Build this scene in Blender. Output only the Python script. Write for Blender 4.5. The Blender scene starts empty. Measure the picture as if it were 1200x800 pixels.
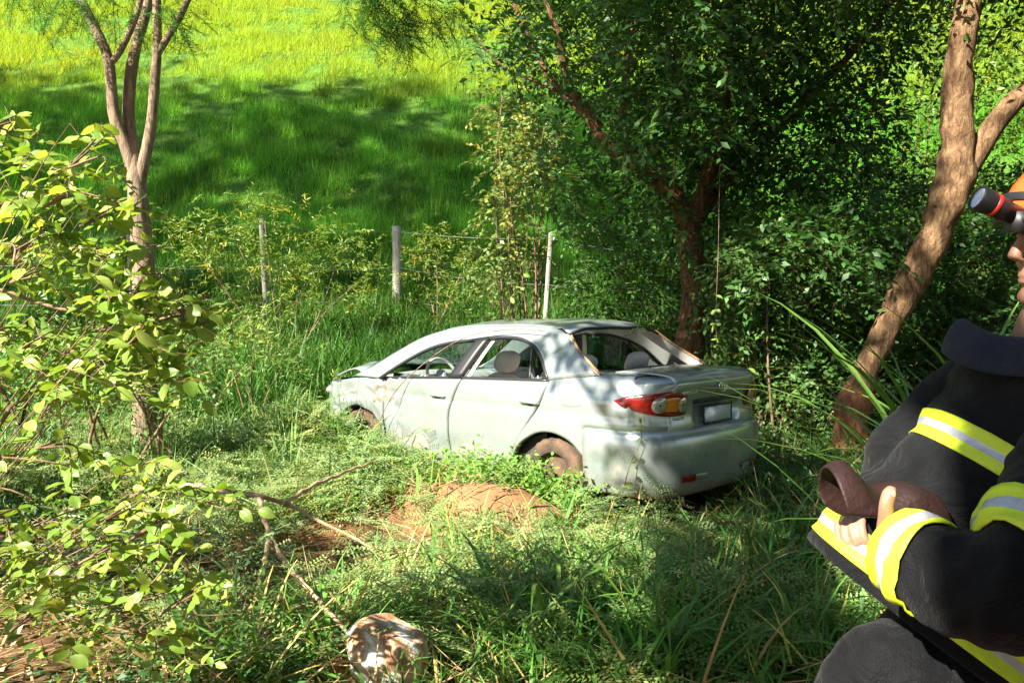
import bpy, bmesh, math, random
import numpy as np
from mathutils import Matrix, Vector

random.seed(7)
rng = np.random.default_rng(11)
SC = bpy.context.scene
COL = SC.collection

# ------------------------------------------------------------------ camera
CAM_Z, PITCH, FPX = 2.03, math.radians(6.0), 960.0
cam_d = bpy.data.cameras.new('camera')
cam = bpy.data.objects.new('camera', cam_d)
COL.objects.link(cam)
cam_d.sensor_width = 36.0
cam_d.lens = FPX / 1200.0 * 36.0
cam_d.clip_start, cam_d.clip_end = 0.05, 600.0
cam.location = (0, 0, CAM_Z)
cam.rotation_euler = (math.pi / 2 - PITCH, 0, 0)
SC.camera = cam

# ------------------------------------------------------------------ sky and sun
SUN_AZ = math.radians(229.0)      # compass bearing the light comes from (0 = +Y, clockwise)
SUN_EL = math.radians(40.0)
world = bpy.data.worlds.new('World')
SC.world = world
world.use_nodes = True
wn = world.node_tree
sky = wn.nodes.new('ShaderNodeTexSky')
sky.sky_type = 'NISHITA'
sky.sun_disc = False
sky.sun_elevation = SUN_EL
sky.sun_rotation = SUN_AZ
bg = wn.nodes['Background']
bg.inputs['Strength'].default_value = 0.05
wn.links.new(sky.outputs[0], bg.inputs['Color'])
SUN_DIR = np.array([math.sin(SUN_AZ) * math.cos(SUN_EL), math.cos(SUN_AZ) * math.cos(SUN_EL), math.sin(SUN_EL)])
sun_d = bpy.data.lights.new('sun', 'SUN')
sun_d.energy, sun_d.angle, sun_d.color = 5.0, math.radians(0.5), (1.0, 0.93, 0.8)
sun = bpy.data.objects.new('sun', sun_d)
COL.objects.link(sun)
sun.rotation_euler = Vector(SUN_DIR).to_track_quat('Z', 'Y').to_euler()
sun.location = (-20, -18, 25)

SC.view_settings.view_transform = 'Standard'
SC.view_settings.look = 'None'
SC.view_settings.gamma = 1.0
SC.view_settings.use_curve_mapping = False
SC.view_settings.exposure = 2.05
SC.render.engine = 'CYCLES'
SC.cycles.use_denoising = True
SC.cycles.max_bounces = 7
SC.cycles.diffuse_bounces = 4
SC.cycles.glossy_bounces = 3
SC.cycles.transmission_bounces = 5
SC.cycles.sample_clamp_indirect = 6.0

#NP-BEGIN
# ------------------------------------------------------------------ numeric helpers
def curve(xs, ys):
    """monotone cubic through the knots"""
    xs = np.asarray(xs, float); ys = np.asarray(ys, float)
    if xs[0] > xs[-1]: xs, ys = xs[::-1], ys[::-1]
    h = np.diff(xs); d = np.diff(ys) / h
    m = np.zeros_like(ys); m[0], m[-1] = d[0], d[-1]
    for i in range(1, len(xs) - 1):
        if d[i-1] * d[i] > 0:
            w1, w2 = 2*h[i] + h[i-1], h[i] + 2*h[i-1]
            m[i] = (w1 + w2) / (w1 / d[i-1] + w2 / d[i])
    def f(x):
        x = np.clip(np.asarray(x, float), xs[0], xs[-1])
        i = np.clip(np.searchsorted(xs, x) - 1, 0, len(h) - 1)
        t = (x - xs[i]) / h[i]
        return ((2*t**3 - 3*t**2 + 1) * ys[i] + (t**3 - 2*t**2 + t) * h[i] * m[i]
                + (-2*t**3 + 3*t**2) * ys[i+1] + (t**3 - t**2) * h[i] * m[i+1])
    return f

def hash2(i, j, s):
    v = np.sin(i * 127.1 + j * 311.7 + s * 74.7) * 43758.5453
    return v - np.floor(v)

def vnoise(x, y, s=0):
    x = np.asarray(x, float); y = np.asarray(y, float)
    i, j = np.floor(x), np.floor(y)
    u, v = x - i, y - j
    u, v = u*u*(3-2*u), v*v*(3-2*v)
    a, b, c, d = hash2(i, j, s), hash2(i+1, j, s), hash2(i, j+1, s), hash2(i+1, j+1, s)
    return (a*(1-u) + b*u) * (1-v) + (c*(1-u) + d*u) * v

def fbm(x, y, s=0, o=3):
    r, a, t = 0.0, 1.0, 0.0
    for k in range(o):
        r = r + a * vnoise(np.asarray(x) * 2**k, np.asarray(y) * 2**k, s + k); t += a; a *= 0.5
    return r / t

def sstep(a, b, x):
    t = np.clip((np.asarray(x, float) - a) / (b - a), 0, 1)
    return t * t * (3 - 2 * t)

def unit(v):
    v = np.asarray(v, float)
    return v / np.maximum(np.linalg.norm(v, axis=-1, keepdims=True), 1e-9)

# ------------------------------------------------------------------ where the car came to rest
R_CAR = np.array([[-0.71243, -0.70174, 0.00206], [-0.02807, 0.02556, -0.99928], [0.70118, -0.71198, -0.03791]])
T_CAR = np.array([0.8912, 1.2989, 7.0820])
cp, sp = math.cos(PITCH), math.sin(PITCH)
C2W = np.array([[1, 0, 0], [0, -sp, cp], [0, -cp, -sp]])       # view axes (right, down, forward) to world
CAR_R = C2W @ R_CAR
CAR_P = C2W @ T_CAR + np.array([0, 0, CAM_Z])

prof = curve([-60, -8, 0, 2, 4, 6, 9, 10.5, 12, 13.5, 15, 17, 20, 60, 80, 130, 300],
             [2.5, 1.0, .52, .42, .16, .0, -.2, -.15, .12, .5, 1.05, 1.85, 3.3, 23.3, 30.5, 36, 40])

def terrain(x, y, fine=True):
    x = np.asarray(x, float); y = np.asarray(y, float)
    z = prof(y)
    side = sstep(2.6, 4.6, x) * sstep(4, 7, y) * (1 - sstep(9.5, 13, y)) * .38 + sstep(2.2, 5, -x) * (1 - sstep(9, 13, y)) * .12
    z = z + side
    far = sstep(14, 19, y)
    z = z + (fbm(x*.9, y*.9, 3) - .5) * .22 * (1 - far) + (fbm(x*.22, y*.45, 5) - .5) * 1.1 * far
    z = z + (fbm(x*2.6, y*2.6, 8, 3) - .5) * .17 * (1 - sstep(20, 30, y))
    n = CAR_R[:, 2]
    zp = CAR_P[2] - (n[0]*(x - CAR_P[0]) + n[1]*(y - CAR_P[1])) / n[2] - .03
    dx, dy = x - CAR_P[0], y - CAR_P[1]
    cx = dx*CAR_R[0, 0] + dy*CAR_R[1, 0]; cy = dx*CAR_R[0, 1] + dy*CAR_R[1, 1]
    d = np.hypot(np.maximum(np.abs(cx - 1.2) - 2.3, 0), np.maximum(np.abs(cy) - .85, 0))
    w = 1 - sstep(.1, 1.3, d)
    z = z * (1 - w) + (zp + (fbm(x*3, y*3, 21, 2) - .5) * .05) * w
    # soil thrown up along the near flank of the car
    z = z + .28*np.exp(-(((cx + .05)/.75)**2 + ((cy - 1.38)/.27)**2)) + .20*np.exp(-(((cx - 1.2)/.8)**2 + ((cy - 1.42)/.26)**2)) + .42*np.exp(-(((cx - 2.8)/.75)**2 + ((cy - 1.38)/.28)**2)) + .18*np.exp(-(((cx - 3.75)/.22)**2 + ((cy - .3)/.9)**2))
    z = z - .10*np.exp(-(((x + 1.15)/.4)**2 + ((y - 5.1)/.35)**2))
    return z
#NP-END

# ------------------------------------------------------------------ scene helpers
def fast_mesh(name, V, F, col=None, smooth=False):
    V = np.asarray(V, np.float32); me = bpy.data.meshes.new(name)
    Fs = F if isinstance(F, list) else [F]
    Fs = [np.asarray(f, np.int32) for f in Fs if len(f)]
    nl = sum(f.size for f in Fs); nf = sum(len(f) for f in Fs)
    me.vertices.add(len(V)); me.vertices.foreach_set('co', V.ravel())
    me.loops.add(nl); me.polygons.add(nf)
    me.loops.foreach_set('vertex_index', np.concatenate([f.ravel() for f in Fs]))
    st, o = [], 0
    for f in Fs:
        k = f.shape[1]; st.append(o + np.arange(len(f)) * k); o += f.size
    me.polygons.foreach_set('loop_start', np.concatenate(st).astype(np.int32))
    if smooth: me.polygons.foreach_set('use_smooth', np.ones(nf, bool))
    if col is not None:
        a = me.color_attributes.new('Col', 'FLOAT_COLOR', 'POINT')
        c = np.ones((len(V), 4), np.float32); c[:, :3] = col
        a.data.foreach_set('color', c.ravel())
    me.update(calc_edges=True)
    return me

def link(name, me, mat=None, parent=None):
    o = bpy.data.objects.new(name, me); COL.objects.link(o)
    if mat is not None and me is not None: 
        if not me.materials: me.materials.append(mat)
    if parent is not None: o.parent = parent
    return o

def tag(o, label=None, cat=None, group=None, kind=None):
    if label: o['label'] = label
    if cat: o['category'] = cat
    if group: o['group'] = group
    if kind: o['kind'] = kind
    return o

def empty(name, loc=(0, 0, 0)):
    o = bpy.data.objects.new(name, None); COL.objects.link(o); o.location = loc
    o.empty_display_size = .2
    return o

class MB:
    """collects pieces of one mesh"""
    def __init__(s): s.V, s.F, s.n = [], {}, 0
    def add(s, V, F):
        V = np.asarray(V, float).reshape(-1, 3); s.V.append(V)
        for f in ([F] if isinstance(F, np.ndarray) else F):
            f = np.asarray(f)
            if f.ndim == 1: f = f[None]
            s.F.setdefault(f.shape[1], []).append(f + s.n)
        s.n += len(V); return s
    def grid(s, G, closed_u=False, flip=False):
        G = np.asarray(G, float); a, b = G.shape[:2]
        idx = np.arange(a*b).reshape(a, b)
        if closed_u: idx = np.concatenate([idx, idx[:, :1]], 1)
        q = np.stack([idx[:-1, :-1], idx[:-1, 1:], idx[1:, 1:], idx[1:, :-1]], -1).reshape(-1, 4)
        if flip: q = q[:, ::-1]
        return s.add(G.reshape(-1, 3), q)
    def box(s, c, h, rot=None):
        v = np.array([[x, y, z] for x in (-1, 1) for y in (-1, 1) for z in (-1, 1)], float) * np.asarray(h)
        if rot is not None: v = v @ np.asarray(rot).T
        f = np.array([[0, 1, 3, 2], [4, 6, 7, 5], [0, 4, 5, 1], [2, 3, 7, 6], [0, 2, 6, 4], [1, 5, 7, 3]])
        return s.add(v + np.asarray(c, float), f)
    def tube(s, path, rad, n=8, noise=0.0, cap=True, seed=0):
        path = np.asarray(path, float); m = len(path)
        rad = np.broadcast_to(np.asarray(rad, float), (m,))
        T = unit(np.gradient(path, axis=0))
        up = np.array([0, 0, 1.0]) if abs(T[0, 2]) < .9 else np.array([1.0, 0, 0])
        N = np.zeros_like(path); N[0] = unit(np.cross(np.cross(T[0], up), T[0]))
        for i in range(1, m):
            v = N[i-1] - T[i] * (N[i-1] @ T[i]); N[i] = unit(v)
        B = np.cross(T, N)
        a = np.linspace(0, 2*np.pi, n, endpoint=False)
        r = rad[:, None] * np.ones(n)
        if noise: r = r * (1 + noise * (2*fbm(np.arange(m)[:, None]*.6 + np.zeros(n), np.cos(a)[None]*1.3 + np.sin(a)[None]*.7 + np.zeros((m, 1)), seed) - 1))
        G = path[:, None] + r[..., None] * (np.cos(a)[None, :, None]*N[:, None] + np.sin(a)[None, :, None]*B[:, None])
        s.grid(G, closed_u=True)
        if cap:
            b = s.n - m*n
            for ring, rev in ((0, True), (m-1, False)):
                f = np.arange(n) + ring*n + b - s.n
                s.add(np.zeros((0, 3)), (f[::-1] if rev else f)[None])
        return s
    def ellipsoid(s, c, r, nu=12, nv=8, p=1.0, rot=None):
        th = np.linspace(0, 2*np.pi, nu, endpoint=False); ph = np.linspace(-np.pi/2 + .05, np.pi/2 - .05, nv)
        f = lambda t: np.sign(t) * np.abs(t)**p
        x = f(np.cos(ph))[:, None] * f(np.cos(th))[None]; y = f(np.cos(ph))[:, None] * f(np.sin(th))[None]; z = f(np.sin(ph))[:, None] + 0*th
        G = np.stack([x, y, z], -1) * np.asarray(r)
        if rot is not None: G = G @ np.asarray(rot).T
        s.grid(G + np.asarray(c), closed_u=True)
        b = s.n - nu*nv
        s.add(np.zeros((0, 3)), (np.arange(nu)[::-1] + b - s.n)[None]); s.add(np.zeros((0, 3)), (np.arange(nu) + (nv-1)*nu + b - s.n)[None])
        return s
    def mesh(s, name='m', smooth=True, merge=None):
        V = np.concatenate(s.V) if s.V else np.zeros((0, 3))
        me = fast_mesh(name, V, [np.concatenate(f) for f in s.F.values()], smooth=smooth)
        if merge:
            bm = bmesh.new(); bm.from_mesh(me); bmesh.ops.remove_doubles(bm, verts=bm.verts, dist=merge)
            bmesh.ops.recalc_face_normals(bm, faces=bm.faces); bm.to_mesh(me); bm.free()
        return me
    def build(s, name, mat, parent=None, smooth=True, merge=None):
        return link(name, s.mesh(name, smooth, merge), mat, parent)

def cr(pts, n):
    """Catmull-Rom through pts, n evenly spaced samples"""
    p = np.asarray(pts, float)
    if len(p) > 2:
        q = np.vstack([2*p[0]-p[1], p, 2*p[-1]-p[-2]]); out = []
        for i in range(1, len(q)-2):
            t = np.linspace(0, 1, 12, endpoint=False)[:, None]
            a, b, c, d = q[i-1], q[i], q[i+1], q[i+2]
            out.append(.5*(2*b + (c-a)*t + (2*a-5*b+4*c-d)*t**2 + (3*b-a-3*c+d)*t**3))
        p = np.vstack(out + [p[-1:]])
    s = np.r_[0, np.cumsum(np.linalg.norm(np.diff(p, axis=0), axis=1))]
    u = np.linspace(0, s[-1], n)
    return np.stack([np.interp(u, s, p[:, k]) for k in range(p.shape[1])], 1)

def coons(bottom, top, left, right, nu, nv):
    b, t, l, r = cr(bottom, nu), cr(top, nu), cr(left, nv), cr(right, nv)
    u = np.linspace(0, 1, nu)[None, :, None]; v = np.linspace(0, 1, nv)[:, None, None]
    return ((1-v)*b[None] + v*t[None] + (1-u)*l[:, None] + u*r[:, None]
            - ((1-u)*(1-v)*b[0] + u*(1-v)*b[-1] + (1-u)*v*t[0] + u*v*t[-1]))

# ------------------------------------------------------------------ materials
MATS = {}
def nodes_of(m):
    m.use_nodes = True; return m.node_tree.nodes, m.node_tree.links
def ramp(N, stops):
    r = N.new('ShaderNodeValToRGB')
    while len(r.color_ramp.elements) < len(stops): r.color_ramp.elements.new(.5)
    for e, (p, c) in zip(r.color_ramp.elements, stops): e.position = p; e.color = (*c, 1)
    return r
def noise(N, L, scale, detail=4, rough=.55, coord='Object', dist=0.0, stretch=None):
    tc = N.new('ShaderNodeTexCoord'); n = N.new('ShaderNodeTexNoise')
    n.inputs['Scale'].default_value = scale; n.inputs['Detail'].default_value = detail
    n.inputs['Roughness'].default_value = rough; n.inputs['Distortion'].default_value = dist
    if stretch:
        mp = N.new('ShaderNodeMapping'); mp.inputs['Scale'].default_value = stretch
        L.new(tc.outputs[coord], mp.inputs['Vector']); L.new(mp.outputs[0], n.inputs['Vector'])
    else: L.new(tc.outputs[coord], n.inputs['Vector'])
    return n
def mat(name, col, rough=.6, metal=0.0, spec=.5, vary=None, scale=8, bump=0.0, bscale=30, coat=0.0, stretch=None, detail=4):
    """plain Principled; vary = second colour mixed in by noise; bump by finer noise"""
    m = bpy.data.materials.new(name); N, L = nodes_of(m); b = N['Principled BSDF']
    b.inputs['Roughness'].default_value = rough; b.inputs['Metallic'].default_value = metal
    b.inputs['Specular IOR Level'].default_value = spec; b.inputs['Coat Weight'].default_value = coat
    b.inputs['Base Color'].default_value = (*col, 1)
    if vary:
        n = noise(N, L, scale, detail, stretch=stretch); r = ramp(N, [(.35, col), (.65, vary)])
        L.new(n.outputs[0], r.inputs[0]); L.new(r.outputs[0], b.inputs['Base Color'])
    if bump:
        n2 = noise(N, L, bscale, 5, .6, stretch=stretch); bp = N.new('ShaderNodeBump')
        bp.inputs['Strength'].default_value = bump; bp.inputs['Distance'].default_value = .02
        L.new(n2.outputs[0], bp.inputs['Height']); L.new(bp.outputs[0], b.inputs['Normal'])
    MATS[name] = m; return m

def leaf_mat(name, trans=.32, rough=.45, spec=.35, rand=False, col=(.1, .2, .03), col2=None):
    m = bpy.data.materials.new(name); N, L = nodes_of(m); b = N['Principled BSDF']
    b.inputs['Roughness'].default_value = rough; b.inputs['Specular IOR Level'].default_value = spec
    t = N.new('ShaderNodeBsdfTranslucent'); mx = N.new('ShaderNodeMixShader'); mx.inputs[0].default_value = trans
    if rand:
        oi = N.new('ShaderNodeObjectInfo'); r = ramp(N, [(0, col), (1, col2)]); L.new(oi.outputs['Random'], r.inputs[0])
        n = noise(N, L, 25, 3); hs = N.new('ShaderNodeMixRGB'); hs.blend_type = 'MULTIPLY'; hs.inputs[0].default_value = 1
        r2 = ramp(N, [(.3, (.75, .78, .7)), (.7, (1.1, 1.08, 1.0))]); L.new(n.outputs[0], r2.inputs[0])
        L.new(r.outputs[0], hs.inputs[1]); L.new(r2.outputs[0], hs.inputs[2]); src = hs.outputs[0]
    else:
        a = N.new('ShaderNodeAttribute'); a.attribute_name = 'Col'; src = a.outputs['Color']
    L.new(src, b.inputs['Base Color'])
    g = N.new('ShaderNodeMixRGB'); g.blend_type = 'MULTIPLY'; g.inputs[0].default_value = 1; g.inputs[2].default_value = (1.5, 1.35, .55, 1)
    L.new(src, g.inputs[1]); L.new(g.outputs[0], t.inputs['Color'])
    L.new(b.outputs[0], mx.inputs[1]); L.new(t.outputs[0], mx.inputs[2])
    L.new(mx.outputs[0], N['Material Output'].inputs['Surface'])
    MATS[name] = m; return m

M_leaf = leaf_mat('leaf')
M_grass = leaf_mat('grass_blade', trans=.30, rough=.5, spec=.25)
M_pasture = leaf_mat('pasture_blade', trans=.45, rough=.6, spec=.15)
M_shrubleaf = leaf_mat('shrub_leaf', trans=.4, rough=.38, spec=.4, rand=True, col=(.16, .30, .035), col2=(.38, .47, .12))
M_shrubdark = leaf_mat('shrub_leaf_glossy', trans=.2, rough=.25, spec=.5, rand=True, col=(.04, .13, .03), col2=(.07, .19, .04))
M_bladeobj = leaf_mat('broad_blade', trans=.25, rough=.4, spec=.4, rand=True, col=(.07, .17, .03), col2=(.14, .25, .05))
M_straw = mat('straw', (.34, .22, .10), .8, vary=(.48, .35, .18), scale=5)
M_twig = mat('twig_bark', (.11, .065, .035), .85, vary=(.26, .17, .10), scale=9, bump=.4, bscale=60)
M_branch = mat('dead_branch', (.26, .16, .09), .85, vary=(.46, .32, .19), scale=9, bump=.5, bscale=60)
M_soil = None

def soil_mat():
    m = bpy.data.materials.new('soil'); N, L = nodes_of(m); b = N['Principled BSDF']
    b.inputs['Roughness'].default_value = .95; b.inputs['Specular IOR Level'].default_value = .1
    n1 = noise(N, L, 1.1, 6, .6); r1 = ramp(N, [(.3, (.10, .045, .022)), (.5, (.20, .095, .045)), (.7, (.30, .17, .09))])
    L.new(n1.outputs[0], r1.inputs[0])
    n2 = noise(N, L, .7, 4); r2 = ramp(N, [(.45, (0, 0, 0)), (.6, (1, 1, 1))]); L.new(n2.outputs[0], r2.inputs[0])
    n3 = noise(N, L, 14, 5); r3 = ramp(N, [(.35, (.05, .032, .016)), (.65, (.16, .12, .05))]); L.new(n3.outputs[0], r3.inputs[0])
    mx = N.new('ShaderNodeMixRGB'); L.new(r2.outputs[0], mx.inputs[0]); L.new(r1.outputs[0], mx.inputs[1]); L.new(r3.outputs[0], mx.inputs[2])
    # the far pasture sward
    tc = N.new('ShaderNodeTexCoord'); sx = N.new('ShaderNodeSeparateXYZ'); L.new(tc.outputs['Object'], sx.inputs[0])
    mr = N.new('ShaderNodeMapRange'); mr.inputs[1].default_value = 14.5; mr.inputs[2].default_value = 18; L.new(sx.outputs['Y'], mr.inputs[0])
    n4 = noise(N, L, 2.5, 6); r4 = ramp(N, [(.3, (.035, .09, .012)), (.7, (.10, .20, .03))]); L.new(n4.outputs[0], r4.inputs[0])
    m2 = N.new('ShaderNodeMixRGB'); L.new(mr.outputs[0], m2.inputs[0]); L.new(mx.outputs[0], m2.inputs[1]); L.new(r4.outputs[0], m2.inputs[2])
    L.new(m2.outputs[0], b.inputs['Base Color'])
    n5 = noise(N, L, 30, 6, .65); bp = N.new('ShaderNodeBump'); bp.inputs['Strength'].default_value = .7; bp.inputs['Distance'].default_value = .03
    L.new(n5.outputs[0], bp.inputs['Height']); L.new(bp.outputs[0], b.inputs['Normal'])
    return m
M_soil = soil_mat()

def bark_mat(name, c1, c2, c3, stretch=(6, 6, 1.2), bump=.6, scale=5):
    m = bpy.data.materials.new(name); N, L = nodes_of(m); b = N['Principled BSDF']; b.inputs['Roughness'].default_value = .85
    b.inputs['Specular IOR Level'].default_value = .2
    n = noise(N, L, scale, 7, .65, stretch=stretch, dist=.6); r = ramp(N, [(.32, c1), (.5, c2), (.68, c3)]); L.new(n.outputs[0], r.inputs[0])
    L.new(r.outputs[0], b.inputs['Base Color'])
    bp = N.new('ShaderNodeBump'); bp.inputs['Strength'].default_value = bump; bp.inputs['Distance'].default_value = .03
    L.new(n.outputs[0], bp.inputs['Height']); L.new(bp.outputs[0], b.inputs['Normal'])
    return m
M_bark_slim = bark_mat('bark_slim', (.11, .08, .056), (.23, .165, .11), (.36, .28, .19), bump=.6)
M_bark_dark = bark_mat('bark_dark', (.05, .025, .014), (.15, .075, .035), (.27, .15, .08), stretch=(5, 5, 1.6), bump=1.0)
M_bark_smooth = bark_mat('bark_smooth', (.07, .04, .022), (.19, .11, .055), (.32, .21, .115), stretch=(4, 4, 1.6), bump=1.6, scale=5)
M_bark_red = bark_mat('bark_bare_red', (.16, .06, .03), (.28, .12, .06), (.38, .2, .11), bump=1.0)

# car materials
def paint_mat():
    m = bpy.data.materials.new('car_paint'); N, L = nodes_of(m); b = N['Principled BSDF']
    b.inputs['Metallic'].default_value = .55; b.inputs['Coat Weight'].default_value = .5; b.inputs['Coat Roughness'].default_value = .12
    n = noise(N, L, 2.2, 6, .62); tc = N.new('ShaderNodeTexCoord'); sx = N.new('ShaderNodeSeparateXYZ'); L.new(tc.outputs['Object'], sx.inputs[0])
    mr = N.new('ShaderNodeMapRange'); mr.inputs[1].default_value = .85; mr.inputs[2].default_value = .15; mr.inputs[3].default_value = -.22; mr.inputs[4].default_value = .22
    L.new(sx.outputs['Z'], mr.inputs[0])
    ad = N.new('ShaderNodeMath'); ad.operation = 'ADD'; L.new(n.outputs[0], ad.inputs[0]); L.new(mr.outputs[0], ad.inputs[1])
    r = ramp(N, [(.50, (0, 0, 0)), (.80, (1, 1, 1))]); L.new(ad.outputs[0], r.inputs[0])
    n2 = noise(N, L, 40, 4); r2 = ramp(N, [(.4, (.35, .30, .24)), (.62, (.56, .53, .47))]); L.new(n2.outputs[0], r2.inputs[0])
    mx = N.new('ShaderNodeMixRGB'); mx.inputs[1].default_value = (.37, .42, .415, 1); L.new(r.outputs[0], mx.inputs[0]); L.new(r2.outputs[0], mx.inputs[2])
    # scratches and scuffs along the flank
    n3 = noise(N, L, 7, 8, .7, stretch=(.6, 1, 3.5)); r3 = ramp(N, [(.58, (0, 0, 0)), (.66, (.5, .5, .5))]); L.new(n3.outputs[0], r3.inputs[0])
    m2 = N.new('ShaderNodeMixRGB'); L.new(r3.outputs[0], m2.inputs[0]); L.new(mx.outputs[0], m2.inputs[1]); m2.inputs[2].default_value = (.44, .38, .32, 1)
    L.new(m2.outputs[0], b.inputs['Base Color'])
    ro = N.new('ShaderNodeMapRange'); ro.inputs[3].default_value = .24; ro.inputs[4].default_value = .65; L.new(r.outputs[0], ro.inputs[0]); L.new(ro.outputs[0], b.inputs['Roughness'])
    return m
M_paint = paint_mat()
M_black = mat('black_trim', (.018, .018, .02), .45)
M_int_dark = mat('interior_dark', (.022, .021, .02), .8)
M_int_grey = mat('interior_grey_fabric', (.72, .70, .66), .9, vary=(.62, .60, .56), scale=30)
M_int_lt = mat('interior_light_trim', (.50, .48, .44), .7, vary=(.40, .37, .33), scale=6)
M_tyre = mat('tyre_muddy', (.045, .032, .024), .9, vary=(.15, .088, .05), scale=7, bump=.6, bscale=40)
M_rim = mat('rim_muddy', (.07, .045, .03), .8, vary=(.16, .09, .05), scale=6)
M_chrome = mat('chrome', (.75, .77, .78), .15, metal=1.0)
M_red = mat('lamp_red', (.15, .004, .004), .12, coat=1.0, vary=(.21, .008, .006), scale=20)
M_orange = mat('lamp_orange', (.75, .22, .02), .15, coat=1.0)
M_clear = mat('lamp_clear', (.62, .60, .58), .12, metal=.6, vary=(.35, .33, .32), scale=60, coat=1.0)
M_plate = mat('plate_white', (.62, .67, .76), .5, vary=(.74, .76, .80), scale=6)
M_rust = mat('torn_edge', (.25, .13, .06), .8, vary=(.45, .28, .14), scale=20)
M_primer = mat('bare_metal_dark', (.10, .08, .07), .7, vary=(.25, .20, .16), scale=14)
def glass_mat():
    m = bpy.data.materials.new('cracked_glass'); N, L = nodes_of(m); N.remove(N['Principled BSDF'])
    t = N.new('ShaderNodeBsdfTransparent'); t.inputs[0].default_value = (.55, .72, .72, 1); g = N.new('ShaderNodeBsdfGlossy'); g.inputs['Roughness'].default_value = .05
    d = N.new('ShaderNodeBsdfDiffuse'); d.inputs[0].default_value = (.55, .62, .62, 1)
    tc = N.new('ShaderNodeTexCoord'); v = N.new('ShaderNodeTexVoronoi'); v.feature = 'DISTANCE_TO_EDGE'; v.inputs['Scale'].default_value = 9
    L.new(tc.outputs['Object'], v.inputs['Vector']); r = ramp(N, [(.0, (1, 1, 1)), (.035, (.10, .10, .10))]); L.new(v.outputs[0], r.inputs[0])
    m1 = N.new('ShaderNodeMixShader'); m1.inputs[0].default_value = .15; L.new(t.outputs[0], m1.inputs[1]); L.new(g.outputs[0], m1.inputs[2])
    m2 = N.new('ShaderNodeMixShader'); L.new(r.outputs[0], m2.inputs[0]); L.new(m1.outputs[0], m2.inputs[1]); L.new(d.outputs[0], m2.inputs[2])
    L.new(m2.outputs[0], N['Material Output'].inputs['Surface']); return m
M_glass = glass_mat()

# ------------------------------------------------------------------ ground
def axis(knots):
    out = []
    for (a, b, st) in knots: out.append(np.arange(a, b, st))
    return np.concatenate(out + [[knots[-1][1]]])
gx = axis([(-160, -40, 8), (-40, -12, 1.0), (-12, -6, .4), (-6, 6, .11), (6, 12, .4), (12, 40, 1.0), (40, 160, 8)])
gy = axis([(-60, -6, 3), (-6, 1, .5), (1, 13, .11), (13, 24, .3), (24, 60, .8), (60, 130, 4), (130, 300, 15)])
GX, GY = np.meshgrid(gx, gy)
mb = MB().grid(np.stack([GX, GY, terrain(GX, GY)], -1))
tag(mb.build('ground', M_soil), kind='structure')

# ------------------------------------------------------------------ the wrecked saloon car
car = empty('wrecked_car')
car.matrix_world = Matrix([[*CAR_R[0], CAR_P[0]], [*CAR_R[1], CAR_P[1]], [*CAR_R[2], CAR_P[2]], [0, 0, 0, 1]])
tag(car, 'crashed silver saloon car with smashed windows and dented flank resting among the weeds', 'car')

Wx = curve([-1.06, -1.03, -.97, -.88, -.75, -.55, -.3, .3, 1.5, 2.3, 2.8, 3.1, 3.3, 3.42, 3.52],
           [.30, .56, .68, .755, .812, .848, .866, .875, .875, .87, .855, .81, .73, .62, .38])
Kz = curve([.12, .17, .25, .4, .55, .7, .8, .88, .94, .99, 1.1, 1.2, 1.3, 1.38, 1.43, 1.48],
           [.90, .93, .955, .985, 1.0, .998, .99, .985, .972, .945, .885, .825, .755, .695, .645, .56])
def dents(x, z):
    g = lambda cx, cz, a, b, d: d * np.exp(-((x-cx)/a)**2 - ((z-cz)/b)**2)
    d = g(2.05, .72, .16, .2, .05) + g(1.62, .62, .2, .25, .022) + g(2.35, .5, .2, .2, .03) + g(1.15, .33, .25, .09, .022) + g(.72, .5, .22, .2, .012) + g(-.15, .83, .16, .1, .012)
    wr = np.abs(fbm(x*5.5, z*5.5, 31, 3) - .5)
    d = d + wr * .085 * sstep(1.35, 2.2, x) + wr * .02
    d = d + .01*np.sin((x*1.2 + z)*26) * np.exp(-((x-2.05)/.22)**2 - ((z-.72)/.16)**2)
    return d
def side_y(x, z, dent=True):
    y = Wx(x) * Kz(z)
    y = y - .007 * np.exp(-((z - .775) / .018)**2) * sstep(2.9, 2.2, x)       # feature crease
    if dent: y = y - dents(x, z)
    return y

def panel(G, extra=0.0, roll=.010, dent=True):
    """grid of (x, z) to the left flank of the body with rolled-in edges"""
    x, z = G[..., 0], G[..., 1]
    y = side_y(x, z, dent) + extra
    e = np.zeros_like(y); e[0] = e[-1] = roll; e[:, 0] = e[:, -1] = roll
    return np.stack([x, y - e, z], -1)

def both(name, grids, material, parent=car, solid=.012, mirror=True, merge=1e-4, mods=True):
    out = []
    for sgn in ((1, -1) if mirror else (1,)):
        m = MB()
        for G in grids:
            H = G.copy(); H[..., 1] *= sgn
            m.grid(H, flip=(sgn < 0))
        o = m.build(name, material, parent, merge=merge)
        if solid:
            s = o.modifiers.new('thickness', 'SOLIDIFY'); s.thickness = solid; s.offset = 0
        out.append(o)
    return out

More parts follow.
